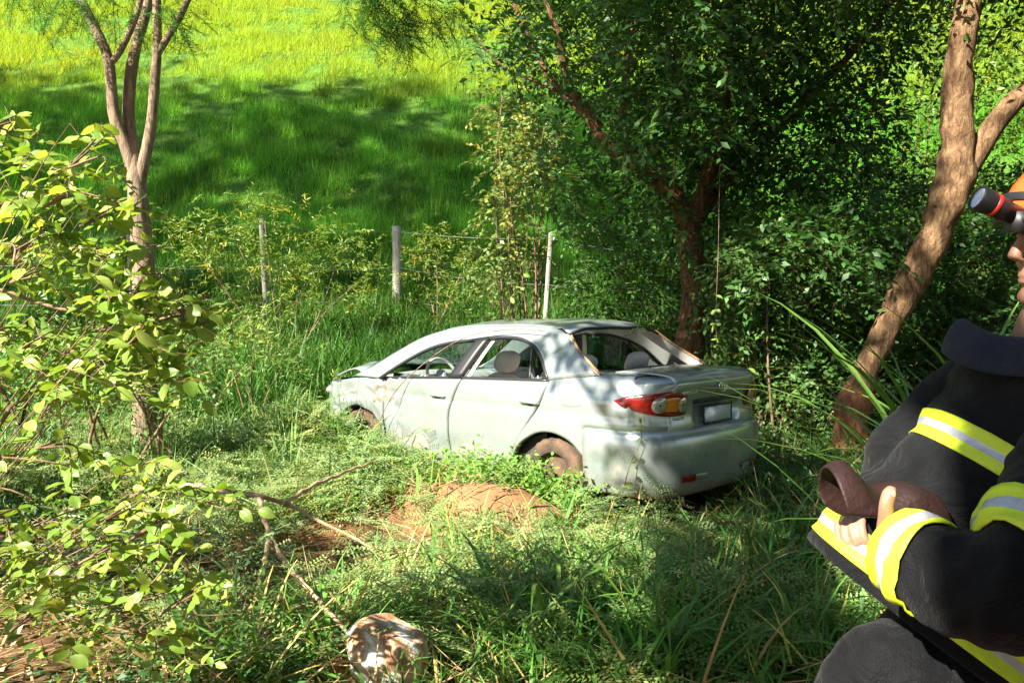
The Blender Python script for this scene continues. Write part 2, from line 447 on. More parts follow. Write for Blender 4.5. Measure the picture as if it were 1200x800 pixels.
# doors
SEAM_FR = [(1.21, .21), (1.20, .5), (1.175, .7), (1.05, .965)]
SEAM_RQ = [(.50, .22), (.39, .40), (.24, .62), (.09, .84), (.03, 1.005)]
sh = lambda pts, d: [(a + d, b) for a, b in pts]
G = panel(coons([(2.12, .25), (1.7, .215), (1.215, .21)], [(2.17, .905), (1.7, .935), (1.055, .965)], [(2.12, .25), (2.19, .55), (2.17, .905)], sh(SEAM_FR, .006), 40, 30))
fd = both('front_door', [G], M_paint)
G = panel(coons([(1.204, .21), (.85, .205), (.505, .22)], [(1.043, .968), (.6, .985), (.036, 1.005)], sh(SEAM_FR, -.006), sh(SEAM_RQ, .006), 40, 30))
rd = both('rear_door', [G], M_paint)
for d, hx, hz in ((fd, 1.33, .80), (rd, .20, .83)):
    for o, sgn in zip(d, (1, -1)):
        yy = float(side_y(hx, hz))
        m = MB().tube(np.array([[hx+.10, sgn*(yy-.004), hz-.005], [hx+.085, sgn*(yy+.024), hz], [hx, sgn*(yy+.033), hz+.004], [hx-.085, sgn*(yy+.024), hz], [hx-.10, sgn*(yy-.004), hz-.005]]), .013, 8)
        m.build('handle', M_paint, o)
        m = MB().ellipsoid((hx, sgn*(yy-.002), hz-.012), (.075, .01, .028)); m.build('handle_recess', M_black, o)
# rocker sill
G = panel(coons([(2.3, .165), (1.4, .14), (.47, .15)], [(2.3, .235), (1.4, .202), (.47, .212)], [(2.3, .165), (2.3, .235)], [(.47, .15), (.47, .212)], 30, 5))
both('sill', [G], M_paint)
# rear quarter: round the wheel arch, then back to the lamp
ARCH = [(.455, .22), (.41, .36), (.31, .49), (.12, .595), (-.08, .607), (-.25, .545), (-.34, .46)]
G1 = coons(ARCH, [(.03, 1.005), (-.12, 1.03), (-.33, 1.045)], sh(SEAM_RQ, -.006)[:1] and [(.455, .22)] + sh(SEAM_RQ, -.006)[1:-1] + [(.03, 1.005)], [(-.34, .46), (-.335, .7), (-.33, 1.045)], 26, 26)
G2 = coons([(-.34, .46), (-.6, .46), (-.73, .46)], [(-.33, 1.045), (-.6, 1.05), (-.73, 1.047)], [(-.34, .46), (-.335, .7), (-.33, 1.045)], [(-.73, .46), (-.735, .7), (-.73, 1.047)], 18, 26)
def qp(G): 
    H = panel(G, roll=0); return H
Q1, Q2 = qp(G1), qp(G2)
Q2[:, 1:, 1] -= (.035*sstep(.70, .68, Q2[..., 2]))[:, 1:]; Q2[:, 0, 1] -= .0
# flange turned into the wheel arch
fl = Q1[0].copy(); fl2 = fl.copy(); fl2[:, 1] -= .05
# shoulder from the quarter's top edge over to the boot lid
top = np.concatenate([Q1[-1], Q2[-1][1:]]); inn = top.copy(); inn[:, 1] = np.minimum(top[:, 1] - .05, .70 - .02*np.linspace(0, 1, len(top))); inn[:, 2] += .035 + .012*np.linspace(1, 0, len(top))
inn2 = inn.copy(); inn2[:, 1] -= .17; inn2[:, 2] += .004
# wheel arch liner
a = np.linspace(-.2, math.pi + .2, 18)
L0 = np.stack([-.02 + .42*np.cos(a), np.full(18, .80), .22 + .385*np.sin(a)], 1); L1 = L0.copy(); L1[:, 1] = .5
both('wheel_arch_liner', [np.stack([L0, L1])], M_int_dark, solid=0, merge=None)
L2 = L0 + [2.62, 0, 0]; L3 = L1 + [2.62, 0, 0]
both('wheel_arch_liner', [np.stack([L2, L3])], M_int_dark, solid=0, merge=None)

# fuel flap, proud of the quarter
G = coons([(-.105, .815), (-.22, .81), (-.335, .83)], [(-.10, .945), (-.22, .955), (-.35, .965)], [(-.105, .815), (-.095, .88), (-.10, .945)], [(-.335, .83), (-.352, .9), (-.35, .965)], 10, 8)
both('fuel_flap', [panel(G, .004, .008)], M_paint, mirror=False, solid=.004)
G = coons([(-.097, .807), (-.22, .802), (-.343, .822)], [(-.092, .953), (-.22, .963), (-.358, .973)], [(-.097, .807), (-.087, .88), (-.092, .953)], [(-.343, .822), (-.36, .9), (-.358, .973)], 10, 8)
both('fuel_flap_gap', [panel(G, .0012, .003)], M_black, mirror=False, solid=0)

# front wing, crumpled
WARCH = [(2.22, .24), (2.26, .40), (2.36, .52), (2.58, .60), (2.80, .565), (2.93, .47), (2.97, .38)]
G1 = coons(WARCH, [(2.18, .905), (2.5, .90), (2.97, .83)], [(2.22, .24), (2.20, .55), (2.18, .905)], [(2.97, .38), (2.98, .6), (2.97, .83)], 30, 18)
G2 = coons([(2.97, .50), (3.2, .50), (3.38, .50)], [(2.97, .83), (3.2, .80), (3.40, .74)], [(2.97, .50), (2.98, .65), (2.97, .83)], [(3.38, .50), (3.42, .62), (3.40, .74)], 12, 12)
F1, F2 = panel(G1, roll=.006), panel(G2, roll=.004)
F1[..., 1] -= .012*np.sin(F1[..., 0]*19 + F1[..., 2]*9)*sstep(2.4, 2.9, F1[..., 0]); F2[..., 2] += .015*np.sin(F2[..., 0]*14)
both('front_wing', [F1, F2], M_paint, solid=.006)
# ripped dark patch where the mirror was
m = MB(); G = panel(coons([(2.32, .66), (2.2, .62), (2.10, .66)], [(2.30, .86), (2.2, .885), (2.08, .86)], [(2.32, .66), (2.34, .78), (2.30, .86)], [(2.10, .66), (2.05, .76), (2.08, .86)], 9, 8), .004)
rg = np.random.default_rng(3); G[..., 1] += rg.normal(0, .012, G.shape[:2]); m.grid(G); m.build('torn_mirror_base', M_primer, car)

# greenhouse frame: A pillar, roof rail and C pillar in one stamping
WIN_TOP = [(2.22, .90), (1.95, 1.055), (1.68, 1.185), (1.43, 1.255), (1.1, 1.295), (.84, 1.325), (.55, 1.325), (.35, 1.275), (.22, 1.20), (.12, 1.09), (.05, 1.012)]
ROOF_EDGE = [(2.66, .90), (2.36, 1.02), (2.07, 1.175), (1.79, 1.305), (1.5, 1.38), (1.19, 1.415), (.75, 1.43), (.4, 1.43), (.1, 1.40), (-.12, 1.27), (-.42, 1.075)]
GF = coons(WIN_TOP, ROOF_EDGE, [(2.22, .90), (2.44, .90), (2.66, .90)], [(.05, 1.012), (-.18, 1.045), (-.42, 1.075)], 54, 9)
SF = panel(GF, roll=0, dent=False)
SF[..., 1] -= .006*np.abs(np.sin(SF[..., 0]*7)) * sstep(1.4, 2.2, SF[..., 0])
both('roof_rail', [SF], M_paint, solid=.012)
wl = cr(WIN_TOP, 40)
frame = np.stack([wl[:, 0], side_y(wl[:, 0], wl[:, 1], False) - .004, wl[:, 1]], 1)
for s in (1, -1):
    m = MB().tube(frame*[1, s, 1], .017, 6); m.build('window_seal', M_black, car)
    bx = np.linspace(2.2, .04, 30); bz = np.interp(bx, [.03, 1.05, 2.2], [1.005, .968, .903]) + .004
    m = MB().tube(np.stack([bx, s*(side_y(bx, bz) - .008), bz], 1), .014, 6); m.build('window_sill_trim', M_black, car)
    # B pillar
    bp = coons([(1.215, .965), (1.05, .97)], [(1.03, 1.30), (.885, 1.325)], [(1.215, .965), (1.13, 1.13), (1.03, 1.30)], [(1.05, .97), (.965, 1.15), (.885, 1.325)], 4, 10)
    g = panel(bp, .006, .006, False); g[..., 1] *= s
    o = MB().grid(g).build('b_pillar', M_black, car); md = o.modifiers.new('t', 'SOLIDIFY'); md.thickness = .03; md.offset = 0
    g2 = panel(coons([(1.05, .97), (.99, .97)], [(.885, 1.325), (.835, 1.325)], [(1.05, .97), (.965, 1.15), (.885, 1.325)], [(.99, .97), (.91, 1.15), (.835, 1.325)], 3, 8), -.035, 0, False); g2[..., 1] *= s
    MB().grid(g2).build('pillar_trim', M_int_lt, car)
    # small fixed-window divider at the back of the rear door
    zz = np.linspace(1.0, 1.27, 6); xx = np.linspace(.26, .36, 6)
    MB().tube(np.stack([xx, s*(side_y(xx, zz, False) - .02), zz], 1), .013, 6).build('window_divider', M_black, car)
# shattered bits of door glass left along the sill
rs = np.random.default_rng(5); m = MB()
for i in range(9):
    x = rs.uniform(1.3, 2.05) if i < 5 else rs.uniform(.1, .3); z = np.interp(x, [.03, 2.2], [1.008, .905]); h = rs.uniform(.02, .07); w = rs.uniform(.03, .08)
    y = float(side_y(x, z)) - .02
    m.add([[x-w, y, z], [x+w, y, z], [x+rs.uniform(-w, w), y-.02, z+h]], np.array([[0, 1, 2]]))
m.build('glass_shard', M_glass, car)['kind'] = 'stuff'

# roof skin
re = cr([ROOF_EDGE[k] for k in range(4, 9)], 28)
re = np.vstack([[1.62, 1.352], re, [.0, 1.355]])
ye = side_y(re[:, 0], re[:, 1], False)
t = np.linspace(-1, 1, 25)
bul = np.interp(re[:, 0], [0, .3, 1.0, 1.65], [.065, .055, .05, .065])
RF = np.stack([re[:, 0][:, None] + 0*t + (.07*np.interp(re[:, 0], [1.2, 1.65], [0, 1]) - .10*np.interp(re[:, 0], [0, .3], [1, 0]))[:, None]*(1 - t**2),
               ye[:, None]*t, re[:, 1][:, None] + bul[:, None]*(1 - t**2)], -1)
RF[..., 2] += (fbm(RF[..., 0]*3, RF[..., 1]*3, 41) - .5)*.035*(1 - t**6)[None] + .035*np.exp(-((RF[..., 0]-.02)/.16)**2 - ((RF[..., 1]-.45)/.3)**2)
o = MB().grid(RF).build('roof', M_paint, car); md = o.modifiers.new('t', 'SOLIDIFY'); md.thickness = .012; md.offset = 0
hl = RF[1:-1, 1:-1].copy(); hl[..., 2] -= .03
MB().grid(hl).build('headlining', M_int_lt, car)
# torn edges round the missing rear screen
for s in (1, -1):
    e = cr([(.02, 1.385), (-.12, 1.27), (-.28, 1.17), (-.43, 1.08)], 14); ee = np.stack([e[:, 0] - .006, s*(side_y(e[:, 0], e[:, 1], False) - .012), e[:, 1]], 1)
    MB().tube(ee, .012, 6).build('screen_seal', M_rust, car)
    # inner face of the rear pillar
    i0 = ee - [0, 0, .01]; i1 = i0.copy(); i1[:, 0] += .16; i1[:, 1] -= s*.03; i1[:, 2] += .0
    MB().grid(np.stack([i0, i1])).build('pillar_trim', M_int_lt, car)
MB().tube(RF[-1] - [0.004, 0, .004], .012, 6).build('screen_seal', M_black, car)
# windscreen
wt = RF[0]; cz = np.stack([2.66 + .16*(1 - t**2), .77*t, .925 + .05*(1 - t**2)], 1)
lv = np.linspace(0, 1, 9)[:, None, None]
WS = wt[None]*(1-lv) + cz[None]*lv; WS[..., 2] += .05*np.sin(np.pi*lv[..., 0])
WS = WS + 0; WS[..., 2] -= .05*np.exp(-((WS[..., 0]-2.1)/.3)**2 - ((WS[..., 1]-.2)/.4)**2)
MB().grid(WS).build('windscreen', M_glass, car)
# bonnet, buckled and lifted off the wing
hx = np.linspace(2.62, 3.44, 18); hw = np.interp(hx, [2.6, 3.0, 3.25, 3.44], [.75, .73, .66, .52]); tt = np.linspace(-1, 1, 19)
hz = np.interp(hx, [2.6, 2.9, 3.2, 3.44], [.955, .945, .91, .85])
HD = np.stack([hx[:, None] + .06*(1 - tt**2), hw[:, None]*tt, hz[:, None] + .04*(1 - tt**2) - .03*np.abs(tt)**5], -1)
HD[..., 2] += .05*np.sin(HD[..., 0]*9 + HD[..., 1]*2)*.4 + (fbm(HD[..., 0]*5, HD[..., 1]*5, 51) - .5)*.05
o = MB().grid(HD).build('bonnet', M_paint, car); md = o.modifiers.new('t', 'SOLIDIFY'); md.thickness = .015; md.offset = -1
# engine bay darkness, a real block under the bonnet
MB().box((3.02, 0, .60), (.36, .62, .22)).build('engine_block', M_int_dark, car)

# bumpers, wrapped round in plan
def bumper(name, path, zs, inset, sx, material):
    p = cr(path, 46); d = []
    for z, k in zip(zs, inset):
        q = p.copy(); nrm = np.stack([np.gradient(p[:, 1]), -np.gradient(p[:, 0])], 1); nrm = unit(nrm)*sx
        q = p - nrm*k; d.append(np.column_stack([q, np.full(len(q), z)]))
    d = np.array(d)
    o = MB().grid(d).build(name, material, car, merge=1e-5); md = o.modifiers.new('t', 'SOLIDIFY'); md.thickness = .01; md.offset = 0
    return d
RB = [(-.345, .862), (-.55, .852), (-.75, .825), (-.89, .765), (-.98, .66), (-1.03, .48), (-1.055, .25), (-1.06, 0)]
RB = RB + [(a, -b) for a, b in RB[-2::-1]]
rbz = [.20, .22, .27, .34, .42, .50, .57, .62, .655, .675, .69, .70]
rbi = [.06, .045, .03, .018, .01, .0, -.002, .004, .012, .028, .06, .11]
RBG = bumper('rear_bumper', RB, rbz, rbi, 1, M_paint)
FB = [(2.97, .83), (3.2, .78), (3.36, .66), (3.46, .45), (3.52, 0)]; FB = FB + [(a, -b) for a, b in FB[-2::-1]]
bumper('front_bumper', FB, [.18, .24, .34, .45, .54, .60, .62], [.08, .03, .0, .0, .02, .05, .12], -1, M_paint)
m = MB(); 
for z in (.62, .66, .70): m.tube(np.array([[3.47, -.4, z], [3.53, 0, z], [3.47, .4, z]]), .012, 6)
m.build('grille', M_black, car)
for s in (1, -1):
    m = MB().ellipsoid((3.36, s*.56, .70), (.10, .17, .07), 14, 9); o = m.build('headlight', M_clear, car)
    # bumper reflector low on the corner
    m = MB(); yy = np.linspace(.40, .54, 6); xx = np.interp(yy, [.25, .48, .66], [-1.055, -1.03, -.98]) + .004
    for k, z in enumerate((.315, .365)): pass
    g = np.array([[[x-.008, s*y, .31], [x-.014, s*y, .335], [x-.010, s*y, .362]] for x, y in zip(xx, yy)])
    m.grid(g); m.build('reflector', M_red, car)
    m = MB(); yy = np.linspace(.26, .39, 6); xx = np.interp(yy, [.25, .48, .66], [-1.055, -1.03, -.98]) + .004
    g = np.array([[[x-.008, s*y, .315], [x-.014, s*y, .335], [x-.010, s*y, .357]] for x, y in zip(xx, yy)]); m.grid(g); m.build('fog_lamp', M_clear, car)

# boot lid
REAR = [(-.72, .80), (-.84, .755), (-.915, .69), (-.955, .60), (-.975, .5), (-.985, .3), (-.99, 0)]   # plan of the tail at lamp height
def rear_pt(s, z, off=0.0):
    """s in 0..1 along the tail from the left flank to the centre line; z height"""
    p = cr(REAR, 60); n = unit(np.stack([np.gradient(p[:, 1]), -np.gradient(p[:, 0])], 1))
    u = np.asarray(s)*59
    x = np.interp(u, np.arange(60), p[:, 0]); y = np.interp(u, np.arange(60), p[:, 1])
    nx = np.interp(u, np.arange(60), n[:, 0]); ny = np.interp(u, np.arange(60), n[:, 1])
    zz = np.asarray(z, float)
    lean = np.interp(zz, [.62, .72, .78, .86, .93, .99, 1.04, 1.075], [.005, .0, .012, .012, -.004, -.022, -.03, .0])
    return np.stack([x - lean*0 + np.abs(np.minimum(lean, 0))*-1 + np.maximum(lean, 0) + nx*off, y*(1 - .06*sstep(.9, 1.08, zz)) + ny*off, zz + 0*x], -1)
_p = cr(REAR, 60)
def s_at_y(y): return float(np.interp(-y, -_p[:, 1], np.linspace(0, 1, 60)))
s0 = s_at_y(.615)
sv = np.r_[np.linspace(s0, 1, 18)]
zf = np.array([.66, .68, .72, .76, .78, .80, .85, .9, .93, .96, .99, 1.02, 1.045, 1.062, 1.07])
half = np.array([rear_pt(sv, z) for z in zf])                     # rows z, columns s, left half
full = np.concatenate([half, (half*[1, -1, 1])[:, -2::-1]], 1)
# plate recess pressed in
pr = sstep(.33, .29, np.abs(full[..., 1])) * sstep(.675, .70, full[..., 2]) * sstep(.885, .86, full[..., 2])
full[..., 0] += .028*pr
lip = full[-1].copy()
rows = []
for k, (x, z) in enumerate([(-.96, 1.082), (-.9, 1.092), (-.8, 1.098), (-.65, 1.102), (-.52, 1.102), (-.45, 1.095)]):
    y = lip[:, 1]*np.interp(x, [-.96, -.45], [1.0, 1.03]); arc = (1 - (lip[:, 1]/.6)**2)
    rows.append(np.stack([np.full(len(y), x) - .028*arc*(x < -.93) + .03*(1-arc)*(x < -.85), y, z + .014*arc], 1))
lid = np.concatenate([full, np.array(rows)])
dk = np.array([[[x, y, 1.072 + .014*(1 - (y/.66)**2)] for y in np.linspace(-.66, .66, 9)] for x in np.linspace(-.86, -.40, 6)]); MB().grid(dk).build('boot_frame', M_paint, car)
boot = MB().grid(lid).build('boot_lid', M_paint, car); md = boot.modifiers.new('t', 'SOLIDIFY'); md.thickness = .012; md.offset = -1
# the quarter carries on round the tail corner to the edge of the boot lid
qz = Q2[:, -1]; sc = np.linspace(.05, s0 + .02, 13)
corner = np.array([np.vstack([q_[None], rear_pt(sc, q_[2] + 0*sc, -.004 - .04*float(sstep(.70, .68, q_[2])))]) for q_ in qz])
t0 = corner[-1]; t1 = t0*[1, .93, 1] + [.025, 0, .022]; t2 = t0*[1, .8, 1] + [.06, 0, .024]
both('quarter_panel', [Q1, Q2, np.stack([fl, fl2]), np.stack([top, .5*(top+inn)+[0, .012, .012], inn, inn2]), corner, np.stack([t0, t1, t2])], M_paint, solid=.006)
# lamps: outlines in (s, z)
def patch(name, bottom, top, left, right, off, material, parent, nu=16, nv=8, sgn=1, dome=0.0):
    G = coons(bottom, top, left, right, nu, nv); p = rear_pt(np.clip(G[..., 0], 0, 1).ravel(), G[..., 1].ravel(), off).reshape(nv, nu, 3)
    # beyond the tail corner the lamp runs forward along the flank
    fwd = np.minimum(G[..., 0], 0)
    fx = -.72 - fwd*1.0
    fl = np.stack([fx, Wx(fx)*Kz(G[..., 1]) + off + .004, G[..., 1]], -1)
    p = np.where((fwd < 0)[..., None], fl, p)
    e = np.zeros((nv, nu)); e[0] = e[-1] = .008; e[:, 0] = e[:, -1] = .008
    p[..., 0] += e*.7; p[..., 1] -= e*.7
    if dome: 
        uu = np.sin(np.pi*np.linspace(0, 1, nu))[None]*np.sin(np.pi*np.linspace(0, 1, nv))[:, None]; p[..., 0] -= dome*uu*.7; p[..., 1] += dome*uu*.5
    p[..., 1] *= sgn
    return MB().grid(p, flip=sgn < 0).build(name, material, parent)
si = s_at_y(.44)
for s in (1, -1):
    lamp = patch('tail_lamp', [(-.10, .905), (.0, .852), (.2, .81), (si*.75, .793), (si, .80)], [(-.10, .905), (.05, .95), (.3, .975), (si*.75, .972), (si, .94)],
                 [(-.10, .905), (-.101, .9055), (-.10, .906)], [(si, .80), (si+.022, .865), (si, .94)], .012, M_red, car, 26, 10, s)
    def disc(name, cs, czz, r, material, off):
        n = 20; a = np.linspace(0, 2*np.pi, n, endpoint=False); rows = []
        for k, q in enumerate((1, .85, .5, .12)):
            L_ = 1.05
            pp = rear_pt(np.clip(cs + q*r*np.cos(a)/L_, 0, 1), czz + q*r*np.sin(a), off + .012*(1-q**2)); pp[:, 1] *= s; rows.append(pp)
        return MB().grid(np.array(rows), closed_u=True, flip=s > 0).build(name, material, lamp)
    patch('indicator_lens', [(.29, .828), (.37, .825), (si - .07, .825)], [(.29, .935), (.37, .938), (si - .07, .93)], [(.29, .828), (.30, .88), (.29, .935)], [(si - .07, .825), (si - .06, .88), (si - .07, .93)], .0165, M_orange, lamp, 10, 8, s)
    disc('reverse_lens', .25, .882, .060, M_clear, .021)
    disc('inner_lens', si - .055, .875, .055, M_clear, .023)
    patch('lower_strip', [(si-.14, .765), (si-.08, .762), (si-.01, .768)], [(si-.14, .782), (si-.08, .780), (si-.01, .786)], [(si-.14, .765), (si-.14, .782)], [(si-.01, .768), (si-.01, .786)], .010, M_clear, lamp, 8, 4, s)

# plate, garnish, emblem and lettering
m = MB().box((-.985, 0, .775), (.004, .2, .066)); pl = m.build('number_plate', M_plate, car, smooth=False)
m = MB()
for c, h in (((-.99, 0, .838), (.004, .205, .005)), ((-.99, 0, .712), (.004, .205, .005)), ((-.99, .203, .775), (.004, .005, .067)), ((-.99, -.203, .775), (.004, .005, .067))): m.box(c, h)
m.build('plate_frame', M_black, pl, smooth=False)
for y in (-.15, .15):
    for z in (.822, .728):
        MB().ellipsoid((-.9905, y, z), (.003, .008, .008), 8, 5).build('plate_bolt', M_chrome, pl)
yy = np.linspace(-.33, .33, 15)
MB().tube(np.stack([-.992 + .012*(yy/.33)**2, yy, np.full(15, .885)], 1), [.014]*15, 6).build('plate_light_garnish', M_black, car)
em = empty('emblem'); em.parent = car; 
def ring(cx, cz, rx, rz, r, name):
    a = np.linspace(0, 2*np.pi, 25); MB().tube(np.stack([np.full(25, -1.034) - .0, cx + rx*np.cos(a), cz + rz*np.sin(a)], 1), r, 5, cap=False).build(name, M_chrome, em)
ring(0, .985, .058, .040, .006, 'emblem_oval'); ring(0, .985, .022, .036, .005, 'emblem_inner_oval'); ring(0, 1.001, .042, .016, .005, 'emblem_bar_oval')
fc = bpy.data.curves.new('model_lettering', 'FONT'); fc.body = 'COROLLA'; fc.size = .036; fc.extrude = .002; fc.align_x = 'CENTER'; fc.space_character = 1.25
_tmp = bpy.data.objects.new('lettering_source', fc); COL.objects.link(_tmp); bpy.context.view_layer.update()
lme = bpy.data.meshes.new_from_object(_tmp.evaluated_get(bpy.context.evaluated_depsgraph_get())); bpy.data.objects.remove(_tmp)
lt = link('model_lettering', lme, M_chrome, car)
lt.matrix_local = Matrix([[0, 0, -1, -1.023], [-1, 0, 0, .45], [0, 1, 0, .955], [0, 0, 0, 1]])

# wheels
def wheel(x, s, z=.255, steer=0):
    w = empty('wheel', (x, s*.74, z)); w.parent = car; w.rotation_euler = (0, 0, steer)
    pr_ = np.array([(.19, -.09), (.25, -.105), (.285, -.10), (.302, -.075), (.304, 0), (.302, .075), (.285, .10), (.25, .105), (.19, .09)])
    a = np.linspace(0, 2*np.pi, 48, endpoint=False)
    R_ = pr_[:, 0][:, None] + np.where((np.abs(pr_[:, 1]) < .08)[:, None], .004*np.sign(np.sin(a*24))[None], 0)
    G = np.stack([R_*np.cos(a), np.repeat(pr_[:, 1][:, None], 48, 1), R_*np.sin(a)], -1)
    MB().grid(G, closed_u=True).build('tyre', M_tyre, w)
    rp = np.array([(.195, .095*s), (.185, .06*s), (.17, .04*s), (.06, .05*s), (.02, .055*s)]); a = np.linspace(0, 2*np.pi, 30, endpoint=False)
    dip = 1 - .3*(np.sin(a*5) > .2)
    G = np.stack([rp[:, 0][:, None]*np.cos(a), rp[:, 1][:, None]*np.where((rp[:, 0] < .18)[:, None] & (rp[:, 0] > .1)[:, None], dip, 1), rp[:, 0][:, None]*np.sin(a)], -1)
    MB().grid(G, closed_u=True).build('rim', M_rim, w)
for x, st in ((-.02, 0), (2.6, .2)):
    for s in (1, -1): wheel(x, s, steer=st)

# inside
MB().box((1.15, 0, .24), (1.5, .74, .05)).box((-.5, 0, .45), (.36, .58, .2)).build('floor_pan', M_int_dark, car, smooth=False)
zz = np.linspace(0, 1, 8); yy = np.linspace(-.70, .70, 15)
DB = np.array([[[x, y, z + .02*math.cos(y*4)] for y in yy] for x, z in ((2.62, .90), (2.3, .92), (2.12, .88), (2.05, .80), (2.1, .65), (2.2, .5))])
MB().grid(DB).build('dashboard', M_int_lt, car)
st = empty('steering_wheel', (1.86, .36, .92)); st.parent = car; st.rotation_euler = (0, math.radians(-62), 0)
a = np.linspace(0, 2*np.pi, 29); MB().tube(np.stack([.185*np.cos(a), .185*np.sin(a), 0*a], 1), .016, 7, cap=False).build('rim', M_int_grey, st)
m = MB().ellipsoid((0, 0, -.01), (.075, .075, .035), 12, 7); m.box((0, .1, 0), (.018, .09, .01)); m.box((0, -.1, 0), (.018, .09, .01)); m.build('hub', M_int_grey, st)
MB().tube(np.array([[0, 0, -.02], [0, 0, -.3]]), .03, 8).build('column', M_int_dark, st)
def seat(x, y, w, mat_, rest, name='seat'):
    t_ = empty(name, (x, y, .3)); t_.parent = car
    MB().ellipsoid((.22, 0, .08), (.27, w, .09), 16, 8, .55).build('cushion', mat_, t_)
    rb = Matrix.Rotation(math.radians(-20), 3, 'Y')
    MB().ellipsoid((-.14, 0, .42), (.075, w*.98, .30), 16, 10, .6, rot=np.array(rb)).build('backrest', mat_, t_)
    for hy in rest:
        MB().ellipsoid((-.27, hy, .80), (.06, .145, .10), 16, 9, .7, rot=np.array(rb)).build('headrest', mat_, t_)
        for q in (-.05, .05): MB().tube(np.array([[-.24, hy+q, .60], [-.265, hy+q, .74]]), .007, 6).build('headrest_post', M_chrome, t_)
seat(1.22, .37, .25, M_int_grey, (0,), 'driver_seat'); seat(1.22, -.37, .25, M_int_grey, (0,), 'passenger_seat')
seat(.32, 0, .64, M_int_grey, (.37, -.37), 'rear_bench')
# parcel shelf, ragged
sx_ = np.linspace(-.46, .05, 7); G = np.array([[[x, y, 1.055 - .0*x + .01*math.sin(y*9 + x*20)] for y in np.linspace(-.62, .62, 13)] for x in sx_])
MB().grid(G).build('parcel_shelf', M_int_dark, car)
for s in (1, -1):
    G = np.array([[[x, s*(.77 if z < .95 else .74), z] for x in np.linspace(.1, 2.15, 10)] for z in (.3, .6, .85, .955)])
    MB().grid(G).build('door_trim', M_int_dark, car)
# dangling seal on the near rear door frame and a bowed plant stem lying over it

# tinted glass still in the far-side doors
M_tint = bpy.data.materials.new('tinted_glass'); N_, L_ = nodes_of(M_tint); N_.remove(N_['Principled BSDF'])
t_ = N_.new('ShaderNodeBsdfTransparent'); t_.inputs[0].default_value = (.10, .17, .19, 1); g_ = N_.new('ShaderNodeBsdfGlossy'); g_.inputs['Roughness'].default_value = .04; g_.inputs[0].default_value = (.7, .85, .9, 1)
x_ = N_.new('ShaderNodeMixShader'); x_.inputs[0].default_value = .10; L_.new(t_.outputs[0], x_.inputs[1]); L_.new(g_.outputs[0], x_.inputs[2]); L_.new(x_.outputs[0], N_['Material Output'].inputs['Surface'])
for bot, top_, fr, rr_ in (([(2.2, .905), (1.7, .935), (1.2, .965)], [(2.2, .91), (1.68, 1.18), (1.02, 1.30)], [(2.2, .905), (2.2, .91)], [(1.2, .965), (1.13, 1.13), (1.02, 1.30)]),
                           ([(1.06, .97), (.6, .985), (.08, 1.005)], [(.89, 1.32), (.5, 1.32), (.10, 1.06)], [(1.06, .97), (.97, 1.15), (.89, 1.32)], [(.08, 1.005), (.09, 1.03), (.10, 1.06)])):
    g = panel(coons(bot, top_, fr, rr_, 12, 8), -.02, 0, False); g[..., 1] *= -1; MB().grid(g).build('door_glass', M_tint, car)

# ------------------------------------------------------------------ foliage generators
def at(px, py, Y):
    """the point seen at a picture position, at depth Y in the scene"""
    d = C2W @ np.array([(px - 600)/FPX, (py - 400)/FPX, 1.0])
    return np.array([0, 0, CAM_Z]) + d*(Y/d[1])

def tint(rg, n, c, bri=.25, yel=.15):
    c = np.asarray(c, float); k = rg.uniform(1-bri, 1+bri, (n, 1)); y = np.abs(rg.normal(0, yel, (n, 1)))
    return np.clip(c*k*(1 + y*np.array([1.3, .45, .1])), 0, .8)

